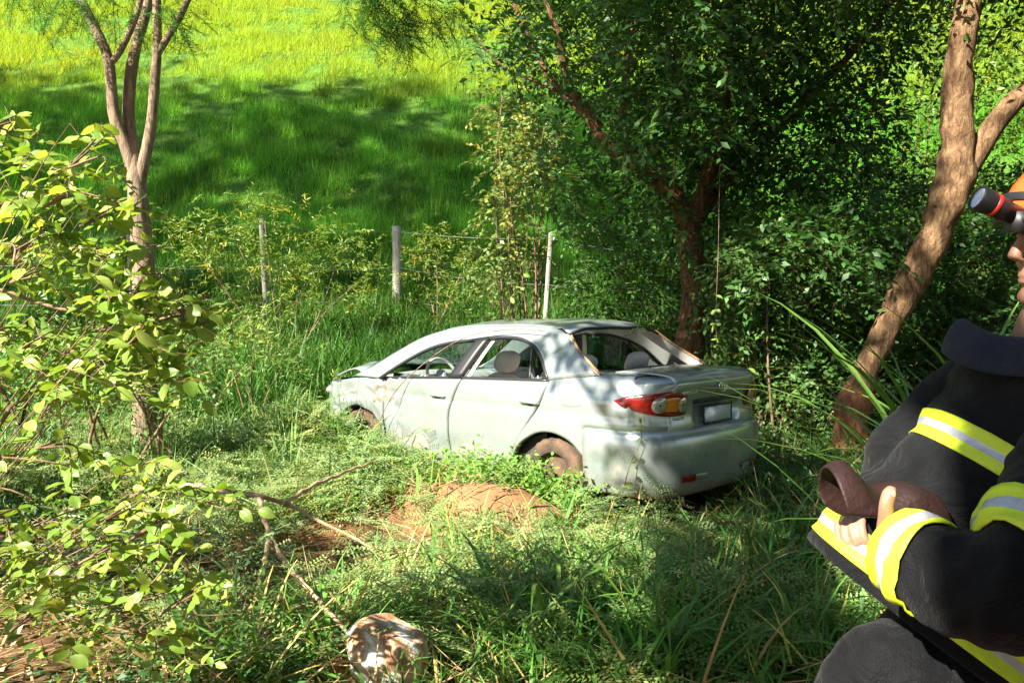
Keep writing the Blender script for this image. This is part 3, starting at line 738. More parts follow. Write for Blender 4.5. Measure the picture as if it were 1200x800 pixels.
class Leaves:
    def __init__(s): s.V, s.Q, s.T, s.C, s.n = [], [], [], [], 0
    def leaf(s, rg, pos, d, nrm, ll, lw, col, fold=.18, rnd=True):
        n = len(pos); d = unit(d); w = unit(np.cross(nrm, d)); nn = np.cross(d, w)
        ll = np.broadcast_to(ll, (n,))[:, None]; lw = np.broadcast_to(lw, (n,))[:, None]
        if rnd:
            V = np.stack([pos, pos + d*ll*.28 + w*lw*.46 + nn*lw*fold, pos + d*ll*.66 + w*lw*.42 + nn*lw*fold, pos + d*ll - nn*ll*.10,
                          pos + d*ll*.66 - w*lw*.42 + nn*lw*fold, pos + d*ll*.28 - w*lw*.46 + nn*lw*fold], 1)
            b = s.n + np.arange(n)[:, None]*6
            s.Q += [b + np.array([0, 3, 2, 1]), b + np.array([0, 5, 4, 3])]; k = 6
        else:
            V = np.stack([pos, pos + d*ll*.45 + w*lw*.5 + nn*lw*fold, pos + d*ll, pos + d*ll*.45 - w*lw*.5 + nn*lw*fold], 1)
            b = s.n + np.arange(n)[:, None]*4
            s.Q += [b + np.array([0, 3, 2, 1])]; k = 4
        s.V.append(V.reshape(-1, 3)); s.C.append(np.repeat(col, k, 0)); s.n += n*k
    def stem(s, A, B, r, col):
        n = len(A); d = unit(B - A); w = unit(np.cross(d, np.array([0.3, -.9, .2])))*r
        V = np.stack([A - w, A + w, B + w*.5, B - w*.5], 1); b = s.n + np.arange(n)[:, None]*4
        s.Q.append(b + np.array([0, 1, 2, 3])); s.V.append(V.reshape(-1, 3)); s.C.append(np.repeat(np.broadcast_to(col, (n, 3)), 4, 0)); s.n += 4*n
    def sprays(s, rg, O, D, L, n, ll, lw, col, droop=.25, rnd=False, stems=None, side=.85, up=.8, fold=.18, bri=.25, yel=.15, jit=.3):
        m = len(O); L = np.broadcast_to(L, (m,)); D = unit(D)
        t = (np.arange(n)[None] + rg.uniform(.2, .9, (m, n)))/n
        dz = np.zeros((m, n, 3)); dz[..., 2] = -droop*(L[:, None]*t**2)
        pos = O[:, None] + D[:, None]*(L[:, None]*t)[..., None] + dz
        T = D[:, None] + np.stack([0*t, 0*t, -2*droop*t], -1); T = unit(T)
        S = unit(np.cross(T, np.array([0, 0, 1.0]) + rg.normal(0, .35, (m, 1, 3))))
        sg = np.where(np.arange(n) % 2 == 0, 1, -1)[None, :, None]
        ld = unit(T*.55 + sg*S*side + np.array([0, 0, -.12]) + rg.normal(0, jit, (m, n, 3)))
        nr = np.array([0, 0, up]) + rg.normal(0, .45, (m, n, 3)) + .25*SUN_DIR
        k = m*n; sz = rg.uniform(.65, 1.25, k)
        s.leaf(rg, pos.reshape(-1, 3), ld.reshape(-1, 3), nr.reshape(-1, 3), ll*sz, lw*sz, np.repeat(tint(rg, m, col, bri*.6, yel), n, 0)*rg.uniform(1-bri*.6, 1+bri*.6, (k, 1)), fold, rnd)
        if stems is not None:
            for a, b in ((0, .5), (.5, 1)):
                f = lambda q: O + D*(L*q)[:, None] + np.stack([0*L, 0*L, -droop*L*q*q], 1)
                s.stem(f(a), f(b), stems[0]*(1-.4*a), np.asarray(stems[1]))
    def fronds(s, rg, O, D, L, npin, nleaf, pl, ll, lw, col, droop=.2, bri=.25, yel=.2, flat=1.0):
        """twice-divided feathery fronds: rachis, pinnae, leaflets"""
        m = len(O); L = np.broadcast_to(L, (m,)); D = unit(D)
        t = (np.arange(npin)[None] + .8)/npin*np.ones((m, 1))
        pos = O[:, None] + D[:, None]*(L[:, None]*t)[..., None]; pos[..., 2] -= droop*L[:, None]*t**2
        S = unit(np.cross(D, np.array([0, 0, 1.0]) + rg.normal(0, .3, (m, 3))))[:, None]
        sg = np.where(np.arange(npin) % 2 == 0, 1, -1)[None, :, None]
        pd = unit(D[:, None]*.55 + S*sg*.85 + rg.normal(0, .12, (m, npin, 3)) + np.array([0, 0, -.1]))
        plen = pl*(.55 + .45*np.sin(np.pi*(.15 + .8*t)))
        f = lambda q: O + D*(L*q)[:, None] - np.stack([0*L, 0*L, droop*L*q*q], 1)
        s.stem(f(0), f(.5), .004, np.asarray(col)*1.1); s.stem(f(.5), f(1), .003, np.asarray(col)*1.1)
        P0, PD, PL = pos.reshape(-1, 3), pd.reshape(-1, 3), plen.ravel()
        cc = np.repeat(tint(rg, m, col, bri, yel), npin, 0)
        k = len(P0); u = (np.arange(nleaf)[None] + .5)/nleaf*np.ones((k, 1))
        lp = P0[:, None] + PD[:, None]*(PL[:, None]*u)[..., None]; lp[..., 2] -= .12*PL[:, None]*u**2
        S2 = unit(np.cross(PD, np.array([0, 0, 1.0]) + rg.normal(0, .25, (k, 3))))[:, None]
        s2 = np.where(np.arange(nleaf) % 2 == 0, 1, -1)[None, :, None]
        ld = PD[:, None]*.4 + S2*s2 + rg.normal(0, .1, (k, nleaf, 3))
        nr = np.array([0, 0, flat]) + rg.normal(0, .25, (k, 1, 3)) + np.zeros((k, nleaf, 1))
        s.leaf(rg, lp.reshape(-1, 3), ld.reshape(-1, 3), nr.reshape(-1, 3), ll, lw, np.repeat(cc, nleaf, 0), .05, False)
    def blades(s, rg, B, az, L, w, lean, bend, col, k=3):
        m = len(B); L = np.broadcast_to(L, (m,)); w = np.broadcast_to(w, (m,)); lean = np.broadcast_to(lean, (m,)); bend = np.broadcast_to(bend, (m,))
        h = np.stack([np.cos(az), np.sin(az), 0*az], 1); sd = np.stack([-np.sin(az), np.cos(az), 0*az], 1)
        tw = rg.normal(0, .5, m)[:, None]; sd = unit(sd + tw*h)
        p = B.copy(); rows = []
        for i in range(k + 1):
            t = i/k; ww = w*(1 - t**1.7)*.5 + .0006
            rows.append(np.stack([p - sd*ww[:, None], p + sd*ww[:, None]], 1))
            th = lean + bend*((i + .5)/k)**1.4
            p = p + (L/k)[:, None]*(h*np.sin(th)[:, None] + np.array([0, 0, 1.0])*np.cos(th)[:, None])
        V = np.stack(rows, 1); nv = 2*(k + 1)       # m, k+1, 2, 3
        b = s.n + np.arange(m)[:, None]*nv
        for i in range(k): s.Q.append(b + np.array([2*i, 2*i+1, 2*i+3, 2*i+2]))
        g = np.linspace(.85, 1.1, k+1)
        s.V.append(V.reshape(-1, 3)); s.C.append((np.asarray(col)[:, None, None, :]*np.ones((1, k+1, 2, 1))).reshape(-1, 3)); s.n += m*nv
    def tris(s, rg, B, az, L, w, lean, col):
        m = len(B); h = np.stack([np.cos(az), np.sin(az), 0*az], 1); sd = np.stack([-np.sin(az), np.cos(az), 0*az], 1)
        tip = B + L[:, None]*(h*np.sin(lean)[:, None] + np.array([0, 0, 1.0])*np.cos(lean)[:, None])
        V = np.stack([B - sd*w[:, None]*.5, B + sd*w[:, None]*.5, tip], 1)
        s.T.append(s.n + np.arange(m)[:, None]*3 + np.arange(3)); s.V.append(V.reshape(-1, 3)); s.C.append(np.repeat(col, 3, 0)); s.n += 3*m
    def build(s, name, material, parent=None, smooth=False):
        F = []
        if s.Q: F.append(np.concatenate(s.Q))
        if s.T: F.append(np.concatenate(s.T))
        C = np.concatenate(s.C)
        if name not in ('dry_litter', 'cut_fronds', 'trampled_grass'): C = np.where(C[:, :1] < C[:, 1:2]*.98, C*[.8, 1.0, 1.0], C)
        return link(name, fast_mesh(name, np.concatenate(s.V), F, C, smooth), material, parent)

def on_ground(x, y, up=0.0): return np.stack([x, y, terrain(x, y) + up], 1)
def car_dist(x, y):
    dx, dy = x - CAR_P[0], y - CAR_P[1]
    cx = dx*CAR_R[0, 0] + dy*CAR_R[1, 0]; cy = dx*CAR_R[0, 1] + dy*CAR_R[1, 1]
    return np.hypot(np.maximum(np.abs(cx - 1.23) - 2.27, 0), np.maximum(np.abs(cy) - .86, 0))
SOIL_SPOTS = [(-.5, 3.3, .3, .3), (.55, 5.85, 1.0, .42), (-.2, 6.3, .5, .3), (-.9, 6.0, .4, .25), (-.2, 5.3, .3, .2), (-.6, 4.6, .35, .2), (.3, 4.7, .4, .2), (1.9, 4.6, .3, .25), (.75, 5.75, .75, .38), (-1.25, 5.5, .65, .5), (-1.0, 5.0, .4, .3), (.2, 5.7, .35, .3), (-2.0, 3.5, .45, .35), (1.35, 5.5, .4, .25), (-1.45, 4.6, .65, .6)]
def bare(x, y):
    r = np.zeros_like(x)
    for a, b, rx, ry in SOIL_SPOTS: r = np.maximum(r, np.exp(-((x-a)/rx)**2 - ((y-b)/ry)**2))
    return r
def scatter(rg, n, x0, x1, y0, y1, keep=.55, soil=.6, gap=.02, seed=0, scale=.8):
    """random ground points, thinned by clumpy noise, off the bare soil and out from under the car"""
    x, y = rg.uniform(x0, x1, n), rg.uniform(y0, y1, n)
    k = (fbm(x*scale, y*scale, seed) + rg.uniform(-.25, .25, n) > 1 - keep - .12) & (bare(x, y)*soil < rg.uniform(0, .5, n)) & (car_dist(x, y) > gap)
    return x[k], y[k]

# ------------------------------------------------------------------ pasture on the rising slope behind
rg = np.random.default_rng(21)
LF = Leaves()
n = 520000
v = rg.uniform(0, 1, n); y = 15.0*(46/15.0)**(v**.85)
x = rg.uniform(-1, 1, n)*(y*.68 + 2.5)
q = .75*fbm(x*1.3, y*1.3, 61, 3) + .55*fbm(x*.3, y*.5, 62, 2)
k = rg.uniform(.25, .9, n) < q + .1
x, y, q = x[k], y[k], q[k]; n = len(x)
tall = .5 + 1.5*sstep(.4, .85, q)
L = rg.uniform(.16, .34, n)*tall; w = .009 + .0005*y
c = tint(rg, n, (.14, .33, .04), .5, .15); c *= (1 + .7*(fbm(x*.35, y*.35, 63) - .5) + 1.3*(fbm(x*1.3, y*1.3, 64, 2) - .5))[:, None]
yl = sstep(.6, .8, fbm(x*.5, y*.9, 66))[:, None]*.5; c = c*(1-yl) + yl*np.array([.20, .26, .03])
dry = (sstep(25.5, 31, y)*.75)[:, None]; c = c*(1-dry) + dry*np.array([.46, .44, .04])*rg.uniform(.75, 1.2, (n, 1))  # the sunlit top strip's brightness is painted into the blade colour
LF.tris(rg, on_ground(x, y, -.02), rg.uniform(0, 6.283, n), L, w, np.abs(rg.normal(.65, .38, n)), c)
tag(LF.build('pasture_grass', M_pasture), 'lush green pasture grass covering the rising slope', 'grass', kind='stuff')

# ------------------------------------------------------------------ rank grass and weeds along the fence and round the car
def tufts(LF, rg, x, y, nb, l0, l1, w0, w1, col, spread=.12, lean=.25, bend=.9, k=3, bri=.3, yel=.2):
    m = len(x); X = np.repeat(x, nb) + rg.normal(0, spread, m*nb); Y = np.repeat(y, nb) + rg.normal(0, spread, m*nb)
    sc = np.repeat(rg.uniform(.7, 1.2, m), nb); az = rg.uniform(0, 6.283, m*nb)
    cc = np.repeat(tint(rg, m, col, bri, yel), nb, 0)*rg.uniform(.75, 1.25, (m*nb, 1))
    LF.blades(rg, on_ground(X, Y, -.02), az, rg.uniform(l0, l1, m*nb)*sc, rg.uniform(w0, w1, m*nb), np.abs(rg.normal(lean, .2, m*nb)), np.abs(rg.normal(bend, .5, m*nb)), cc, k)
rg = np.random.default_rng(22); LF = Leaves()
x, y = scatter(rg, 3400, -10, 9, 11.0, 16.2, .6, seed=71)
tufts(LF, rg, x, y, 18, .35, .75, .012, .026, (.075, .17, .025))
x, y = scatter(rg, 420, -4.5, 0.5, 9.6, 12.5, .7, seed=72)
tufts(LF, rg, x, y, 16, .6, 1.1, .018, .034, (.06, .15, .022), spread=.14)
x, y = scatter(rg, 420, -7, -1.6, 6.6, 11.5, .5, seed=73)
tufts(LF, rg, x, y, 12, .25, .6, .012, .028, (.10, .19, .04))
x, y = scatter(rg, 210, -4.8, -1.3, 6.4, 9.8, .55, seed=77, scale=1.0)
tufts(LF, rg, x, y, 15, .35, .8, .012, .03, (.13, .22, .06), spread=.09, lean=.3, bend=1.0, k=4)
x, y = scatter(rg, 330, 2.4, 7.5, 5.0, 11, .5, seed=74)
tufts(LF, rg, x, y, 12, .25, .55, .01, .02, (.06, .12, .025))
x, y = scatter(rg, 150, -1.0, 2.6, 2.6, 4.3, .5, seed=75, scale=1.3)
tufts(LF, rg, x, y, 14, .18, .42, .007, .018, (.085, .18, .03), spread=.1, lean=.45, bend=1.1, k=4)
x, y = scatter(rg, 150, 1.0, 3.6, 3.4, 6.6, .5, seed=76, scale=1.2)
tufts(LF, rg, x, y, 12, .18, .45, .007, .02, (.055, .13, .03), spread=.1, lean=.5, bend=1.2, k=4)
tag(LF.build('rank_grass', M_grass), 'rank tussocky grass along the fence and round the car', 'grass', kind='stuff')

# lush leafy stems and broad young grass over the churned ground
rg = np.random.default_rng(28); LF = Leaves()
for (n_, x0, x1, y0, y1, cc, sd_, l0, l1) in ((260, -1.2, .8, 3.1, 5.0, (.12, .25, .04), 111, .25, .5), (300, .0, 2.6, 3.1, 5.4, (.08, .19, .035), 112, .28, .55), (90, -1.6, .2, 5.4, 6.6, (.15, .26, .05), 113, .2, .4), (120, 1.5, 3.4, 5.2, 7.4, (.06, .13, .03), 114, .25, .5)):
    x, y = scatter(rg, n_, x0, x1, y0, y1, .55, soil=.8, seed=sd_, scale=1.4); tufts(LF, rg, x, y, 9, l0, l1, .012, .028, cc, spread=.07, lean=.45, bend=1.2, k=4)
tag(LF.build('broad_weed_grass', M_grass), 'young broad-bladed weeds sprouting over the churned ground', 'weeds', kind='stuff')

# leafy weeds
rg = np.random.default_rng(23); LF = Leaves()
def weeds(x, y, ns, L, n, ll, lw, col, rnd=False, lift=.0, sprd=.6, **kw):
    m = len(x); X, Y = np.repeat(x, ns) + rg.normal(0, .06, m*ns), np.repeat(y, ns) + rg.normal(0, .06, m*ns)
    D = np.stack([rg.normal(0, sprd, m*ns), rg.normal(0, sprd, m*ns), np.ones(m*ns)], 1)
    LF.sprays(rg, on_ground(X, Y, lift), D, rg.uniform(.6, 1.2, m*ns)*L, n, ll, lw, col, rnd=rnd, **kw)
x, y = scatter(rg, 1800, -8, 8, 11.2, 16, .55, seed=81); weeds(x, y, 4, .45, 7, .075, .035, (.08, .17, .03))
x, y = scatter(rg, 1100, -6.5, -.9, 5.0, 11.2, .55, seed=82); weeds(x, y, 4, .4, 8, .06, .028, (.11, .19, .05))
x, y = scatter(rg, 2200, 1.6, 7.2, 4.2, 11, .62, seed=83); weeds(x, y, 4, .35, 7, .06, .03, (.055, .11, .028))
x, y = scatter(rg, 420, .6, 3.4, 3.0, 6.0, .5, seed=84, scale=1.2); weeds(x, y, 4, .22, 7, .04, .022, (.10, .19, .045))
x, y = scatter(rg, 380, -3.4, -.6, 2.7, 5.4, .5, seed=85, scale=1.2); weeds(x, y, 4, .25, 7, .045, .024, (.07, .15, .04))
x, y = scatter(rg, 420, -3.8, -1.1, 6.3, 8.9, .6, seed=86, scale=1.1); weeds(x, y, 5, .5, 10, .06, .02, (.16, .23, .085), sprd=.45)
x, y = scatter(rg, 150, -3.4, -1.0, 5.6, 8.0, .5, seed=87, scale=1.1); weeds(x, y, 4, .38, 8, .055, .03, (.12, .22, .04))
# fresh sprigs round the near rear wheel
for cxx, cyy, nn in ((.1, 1.08, 60), (-.2, 1.08, 50), (.3, 1.1, 30), (.8, 1.1, 26), (1.3, 1.1, 26), (-.95, .95, 8), (2.6, 1.12, 90), (2.2, 1.1, 50), (3.1, 1.1, 60), (1.7, 1.1, 26), (3.5, .8, 24)):
    p = CAR_R @ np.array([cxx, cyy, 0]) + CAR_P; x = p[0] + rg.normal(0, .12, nn); y = p[1] + rg.normal(0, .1, nn)
    weeds(x, y, 3, .42, 10, .055, .028, (.15, .27, .045))
tag(LF.build('leafy_weeds', M_leaf), 'low leafy weeds spread over the disturbed ground', 'weeds', kind='stuff')

# cut feathery fronds strewn over the ground in front of the car
rg = np.random.default_rng(24); LF = Leaves()
def strew(n, x0, x1, y0, y1, col, up=.1, tilt=.15, L=.46, seed=0, keep=.62):
    x, y = scatter(rg, n, x0, x1, y0, y1, keep, soil=.75, gap=.05, seed=seed, scale=1.4); m = len(x)
    a = rg.uniform(0, 6.283, m); D = np.stack([np.cos(a), np.sin(a), rg.normal(tilt, .25, m)], 1)
    LF.fronds(rg, on_ground(x, y, rg.uniform(.02, up, m)), D, rg.uniform(.6, 1.2, m)*L, 14, 10, .15, .028, .012, col)
strew(820, -2.6, 1.0, 3.9, 7.2, (.20, .31, .12), .26, .38, seed=91, keep=.62)
strew(340, -1.8, 1.6, 3.1, 5.0, (.18, .28, .09), .18, .3, seed=92, keep=.5)
strew(420, -4.2, -1.4, 6.0, 9.0, (.23, .32, .12), .3, .6, seed=93)
tag(LF.build('cut_fronds', M_leaf), 'pale feathery cut fronds strewn over the ground by the car', 'fronds', kind='stuff')

rg = np.random.default_rng(27); LF = Leaves()
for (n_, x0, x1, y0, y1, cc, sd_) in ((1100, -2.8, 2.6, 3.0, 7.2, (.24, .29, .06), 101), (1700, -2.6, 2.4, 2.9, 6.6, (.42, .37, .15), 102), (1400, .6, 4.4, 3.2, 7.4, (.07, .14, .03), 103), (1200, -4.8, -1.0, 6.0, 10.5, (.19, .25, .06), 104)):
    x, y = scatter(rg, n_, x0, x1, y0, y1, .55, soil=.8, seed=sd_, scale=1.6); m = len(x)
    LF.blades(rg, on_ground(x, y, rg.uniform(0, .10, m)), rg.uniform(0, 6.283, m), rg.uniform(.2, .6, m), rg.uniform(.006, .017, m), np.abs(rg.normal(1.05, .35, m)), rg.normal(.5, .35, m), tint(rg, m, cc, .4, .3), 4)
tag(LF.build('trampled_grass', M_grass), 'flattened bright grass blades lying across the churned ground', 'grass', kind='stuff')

# dry straw and dead stalks
rg = np.random.default_rng(25); LF = Leaves()
x, y = scatter(rg, 9500, -3.2, 3.2, 2.8, 8.0, .62, soil=.5, seed=95, scale=1.5); k = rg.uniform(0, 1, len(x)) < 1 - .75*sstep(-.3, .5, x)*sstep(5.3, 4.5, y) - .6*sstep(1.2, 2.0, x); k &= rg.uniform(0, 1, len(x)) < 1 - .55*sstep(-.8, -1.4, x)*sstep(4.8, 4.0, y); x, y = x[k], y[k]; m = len(x)
c = tint(rg, m, (.46, .33, .17), .55, .1)
LF.blades(rg, on_ground(x, y, rg.uniform(.01, .09, m)), rg.uniform(0, 6.283, m), rg.uniform(.12, .55, m), rg.uniform(.003, .012, m), rg.normal(1.35, .16, m), rg.normal(.15, .2, m), c, 2)
x, y = scatter(rg, 900, -9, 8, 10.5, 15.5, .45, seed=96); m = len(x)
LF.blades(rg, on_ground(x, y, .0), rg.uniform(0, 6.283, m), rg.uniform(.4, 1.0, m), rg.uniform(.006, .012, m), np.abs(rg.normal(.3, .25, m)), rg.normal(.3, .3, m), tint(rg, m, (.36, .22, .09), .4, .1), 2)
# fallen leaves
x, y = scatter(rg, 5200, -3.4, 6, 2.8, 10.5, .55, soil=.3, seed=97, scale=1.5); m = len(x)
a = rg.uniform(0, 6.283, m)
LF.leaf(rg, on_ground(x, y, .012), np.stack([np.cos(a), np.sin(a), rg.normal(0, .2, m)], 1), np.stack([rg.normal(0, .4, m), rg.normal(0, .4, m), np.ones(m)], 1), rg.uniform(.03, .075, m), rg.uniform(.015, .035, m), tint(rg, m, (.17, .10, .05), .5, .2), .2, False)
tag(LF.build('dry_litter', M_leaf), 'dry straw and fallen leaves scattered over the soil', 'litter', kind='stuff')

# ------------------------------------------------------------------ trees
def limb(m, pts, r0, r1, n=9, k=22, noise_=.10, seed=0):
    p = cr(np.array(pts), k); m.tube(p, np.linspace(r0, r1, k), n, noise=noise_, seed=seed)
    return p
def sphere_pts(rg, c, r, n):
    d = unit(rg.normal(0, 1, (n, 3))); return np.asarray(c) + d*np.asarray(r)*(rg.uniform(0, 1, (n, 1))**.4), d

# slim forked tree by the fence
rg = np.random.default_rng(31)
tree = empty('slim_tree', at(168, 452, 8.0)); inv = Matrix.Translation(-tree.location)
tag(tree, 'slim smooth-barked tree forking into three stems beside the pasture', 'tree', )
def P(pts, Y=8.0): return [at(a, b, Y + (c[0] if c else 0)) for a, b, *c in pts]
base = at(168, 500, 8.0); base[2] = float(terrain(base[0], base[1])) - .1
def part(m, name, material, parent):
    o = m.build(name, material, parent) if not isinstance(m, Leaves) else m.build(name, material, parent)
    o.matrix_parent_inverse = Matrix.Translation(-Vector(parent.location)); return o
m = MB()
p_ = cr(np.array([base] + P([(170, 420), (168, 320), (163, 240), (157, 195, .02), (152, 160, .1), (151, 110, .15), (158, 60, .15), (173, 5, .2), (186, -60, .2), (200, -130, .2)])), 44)
m.tube(p_, np.interp(np.linspace(0, 1, 44), [0, .42, .52, .6, 1], [.13, .10, .085, .06, .035]), 12, noise=.14, seed=1)
limb(m, P([(162, 235, .03), (154, 195), (146, 168), (134, 138), (129, 85), (126, 65), (110, 30), (93, -5), (70, -60), (50, -130)]), .062, .03, 10, seed=2)
limb(m, P([(127, 75), (137, 66), (150, 42), (163, 8), (172, -40), (185, -120)]), .034, .02, 8, seed=3)
limb(m, P([(162, 245, .03), (166, 205), (172, 175), (178, 140), (181, 100), (184, 60), (184, 10), (180, -50), (170, -130)]), .058, .03, 10, seed=5)
limb(m, P([(184, 64), (196, 45), (210, 22), (222, -4), (250, -60), (300, -120)]), .036, .02, 8, seed=6)
limb(m, P([(300, -120), (380, -90), (440, -40), (490, -12), (520, 4)]), .02, .006, 6, seed=7)
limb(m, P([(380, -90), (415, -50), (440, -5), (455, 20)]), .01, .003, 6, seed=8)
part(m, 'trunk', M_bark_slim, tree)
LF = Leaves(); O, D = [], []
for (px, py, r, n) in ((40, -70, 1.0, 120), (130, -100, 1.0, 100), (20, -150, 1.2, 140), (130, -30, .7, 60), (190, -190, 1.2, 80)):
    p, d = sphere_pts(rg, at(px, py, 8.0 + rg.uniform(-.6, .8)), (r, r, r*.6), n); O.append(p); D.append(d + [0, 0, -.15])
LF.fronds(rg, np.concatenate(O), np.concatenate(D), rg.uniform(.22, .40, sum(map(len, O))), 12, 9, .09, .022, .010, (.06, .15, .03))
O, D = [], []
for (px, py, s_, n) in ((445, 5, .14, 55), (475, 30, .1, 30), (430, -8, .15, 40), (500, 8, .12, 26), (525, 12, .08, 14), (455, 40, .07, 14), (440, -40, .2, 24), (180, 14, .16, 16), (120, 6, .16, 26), (60, 2, .2, 26), (205, 12, .12, 18)):
    p = at(px, py, 8.0) + rg.normal(0, s_, (n, 3)); O.append(p); D.append(np.stack([rg.normal(.25, .5, n), rg.normal(0, .5, n), rg.normal(-.5, .3, n)], 1))
LF.fronds(rg, np.concatenate(O), np.concatenate(D), .26, 12, 9, .085, .022, .010, (.055, .14, .03))
part(LF, 'crown', M_leaf, tree)

# big shady tree behind the car
rg = np.random.default_rng(32)
b0 = at(808, 470, 10.4); b0[2] = float(terrain(b0[0], b0[1]))
tree = empty('shade_tree', b0); tag(tree, 'big dark-leaved tree arching over the car from behind its boot', 'tree')
Pt = lambda pts, Y=10.4: [at(a, b, Y + (c[0] if c else 0)) for a, b, *c in pts]
m = MB()
limb(m, [b0 - [0, 0, .15]] + Pt([(808, 400), (815, 350), (813, 300), (803, 262)]), .20, .15, 12, 26, .35, 11)
limb(m, Pt([(808, 285), (796, 240), (770, 210), (735, 190), (712, 168), (690, 135), (672, 110)]), .14, .07, 10, 24, .2, 12)
limb(m, Pt([(675, 115), (662, 85), (655, 45), (640, 0), (620, -60)]), .05, .03, 8, seed=13)
limb(m, Pt([(690, 140), (668, 118), (640, 85), (618, 40), (600, 0), (580, -50)]), .045, .02, 8, seed=14)
limb(m, Pt([(660, 110), (625, 95), (590, 78), (562, 50), (540, 30)]), .02, .008, 6, seed=15)
limb(m, Pt([(806, 280), (830, 210), (850, 120), (860, 20), (870, -80)]), .12, .06, 10, 24, .2, 16)
limb(m, Pt([(815, 260), (870, 190), (930, 130), (1000, 60), (1060, -20)]), .08, .03, 8, seed=17)
limb(m, Pt([(740, 195), (730, 120), (740, 40), (755, -60)]), .05, .03, 8, seed=18)
part(m, 'trunk', M_bark_dark, tree)
LF = Leaves(); O, D = [], []
CL = [(600, 20, 34, 24), (640, 60, 40, 34), (600, 85, 26, 18), (680, 30, 60, 60), (740, 60, 70, 110), (700, 120, 45, 45), (640, 130, 34, 26), (800, 40, 90, 170), (880, 50, 90, 170), (960, 60, 90, 170), (1040, 40, 70, 100), (850, 130, 80, 160), (930, 150, 80, 160), (780, 130, 60, 110), (880, 220, 70, 120),
      (960, 230, 70, 130), (820, 200, 45, 50), (1000, 150, 55, 90), (700, -40, 80, 120), (800, -60, 110, 220), (920, -60, 110, 220), (1050, -60, 90, 160), (750, 160, 40, 40), (920, 290, 60, 80), (1010, 300, 60, 90), (1030, 220, 50, 70), (870, 290, 40, 50), (660, 200, 30, 22), (700, 220, 35, 25), (740, 250, 35, 25), (560, 60, 16, 8), (795, 300, 26, 14), (825, 345, 24, 12), (770, 240, 26, 14), (800, 240, 26, 14)]
for (px, py, r, n) in CL:
    Y = 10.2 + rg.uniform(-1.3, 1.6); rr = r/FPX*Y; c = at(px, py, Y)
    p, d = sphere_pts(rg, c, (rr, max(rr, .7), rr*.85), int(n*1.35)); O.append(p); D.append(d + rg.normal(0, .5, p.shape) + [0, -.15, -.1])
O = np.concatenate(O); D = np.concatenate(D)
LF.sprays(rg, O, D, rg.uniform(.3, .6, len(O)), 9, .118, .056, (.055, .13, .03), droop=.35, stems=(.004, (.10, .06, .03)), rnd=False, bri=.35, yel=.12)
p, d = sphere_pts(rg, at(860, -130, 11.5), (4.2, 2.6, 1.6), 1500)
LF.sprays(rg, p, d, .6, 8, .14, .075, (.05, .115, .026), droop=.3)
part(LF, 'crown', M_leaf, tree)

# leaning smooth-barked tree beside the firefighter
rg = np.random.default_rng(33)
b0 = at(995, 505, 8.3); b0[2] = float(terrain(b0[0], b0[1])) - .05
tree = empty('leaning_tree', b0); tag(tree, 'leaning smooth brown tree trunk with a fork, beyond the firefighter', 'tree')
Pt = lambda pts, Y=8.3: [at(a, b, Y + (c[0] if c else 0)) for a, b, *c in pts]
m = MB()
p_ = cr(np.array([b0] + Pt([(1003, 470), (1022, 420), (1048, 365), (1075, 315), (1100, 265), (1118, 215), (1123, 170), (1121, 130), (1124, 80), (1130, 30), (1137, -20), (1150, -90)])), 60)
m.tube(p_, np.interp(np.linspace(0, 1, 60), [0, .2, .45, .56, .66, 1], [.15, .125, .15, .185, .14, .105]), 16, noise=.28, seed=21)
limb(m, Pt([(1116, 240), (1130, 205), (1147, 175), (1165, 147), (1190, 118), (1215, 95), (1260, 40), (1300, -40)]), .12, .07, 11, 22, .1, 23)
part(m, 'trunk', M_bark_smooth, tree)
m = MB(); limb(m, [b0 - [0, .02, 0]] + Pt([(1000, 480, -.03), (1010, 455, -.03)]), .185, .165, 12, 10, .3, 24); part(m, 'bare_root_collar', M_bark_red, tree)
LF = Leaves(); O, D = [], []
for (px, py, r, n) in ((1150, -140, 1.6, 420), (1300, -100, 1.6, 420), (1060, -170, 1.4, 300), (1220, -60, 1.0, 120)):
    p, d = sphere_pts(rg, at(px, py, 8.6), (r, r, r*.7), n); O.append(p); D.append(d)
O = np.concatenate(O); LF.sprays(rg, O, np.concatenate(D), .5, 8, .10, .05, (.06, .13, .03), droop=.3, stems=(.004, (.1, .06, .03)))
part(LF, 'crown', M_leaf, tree)

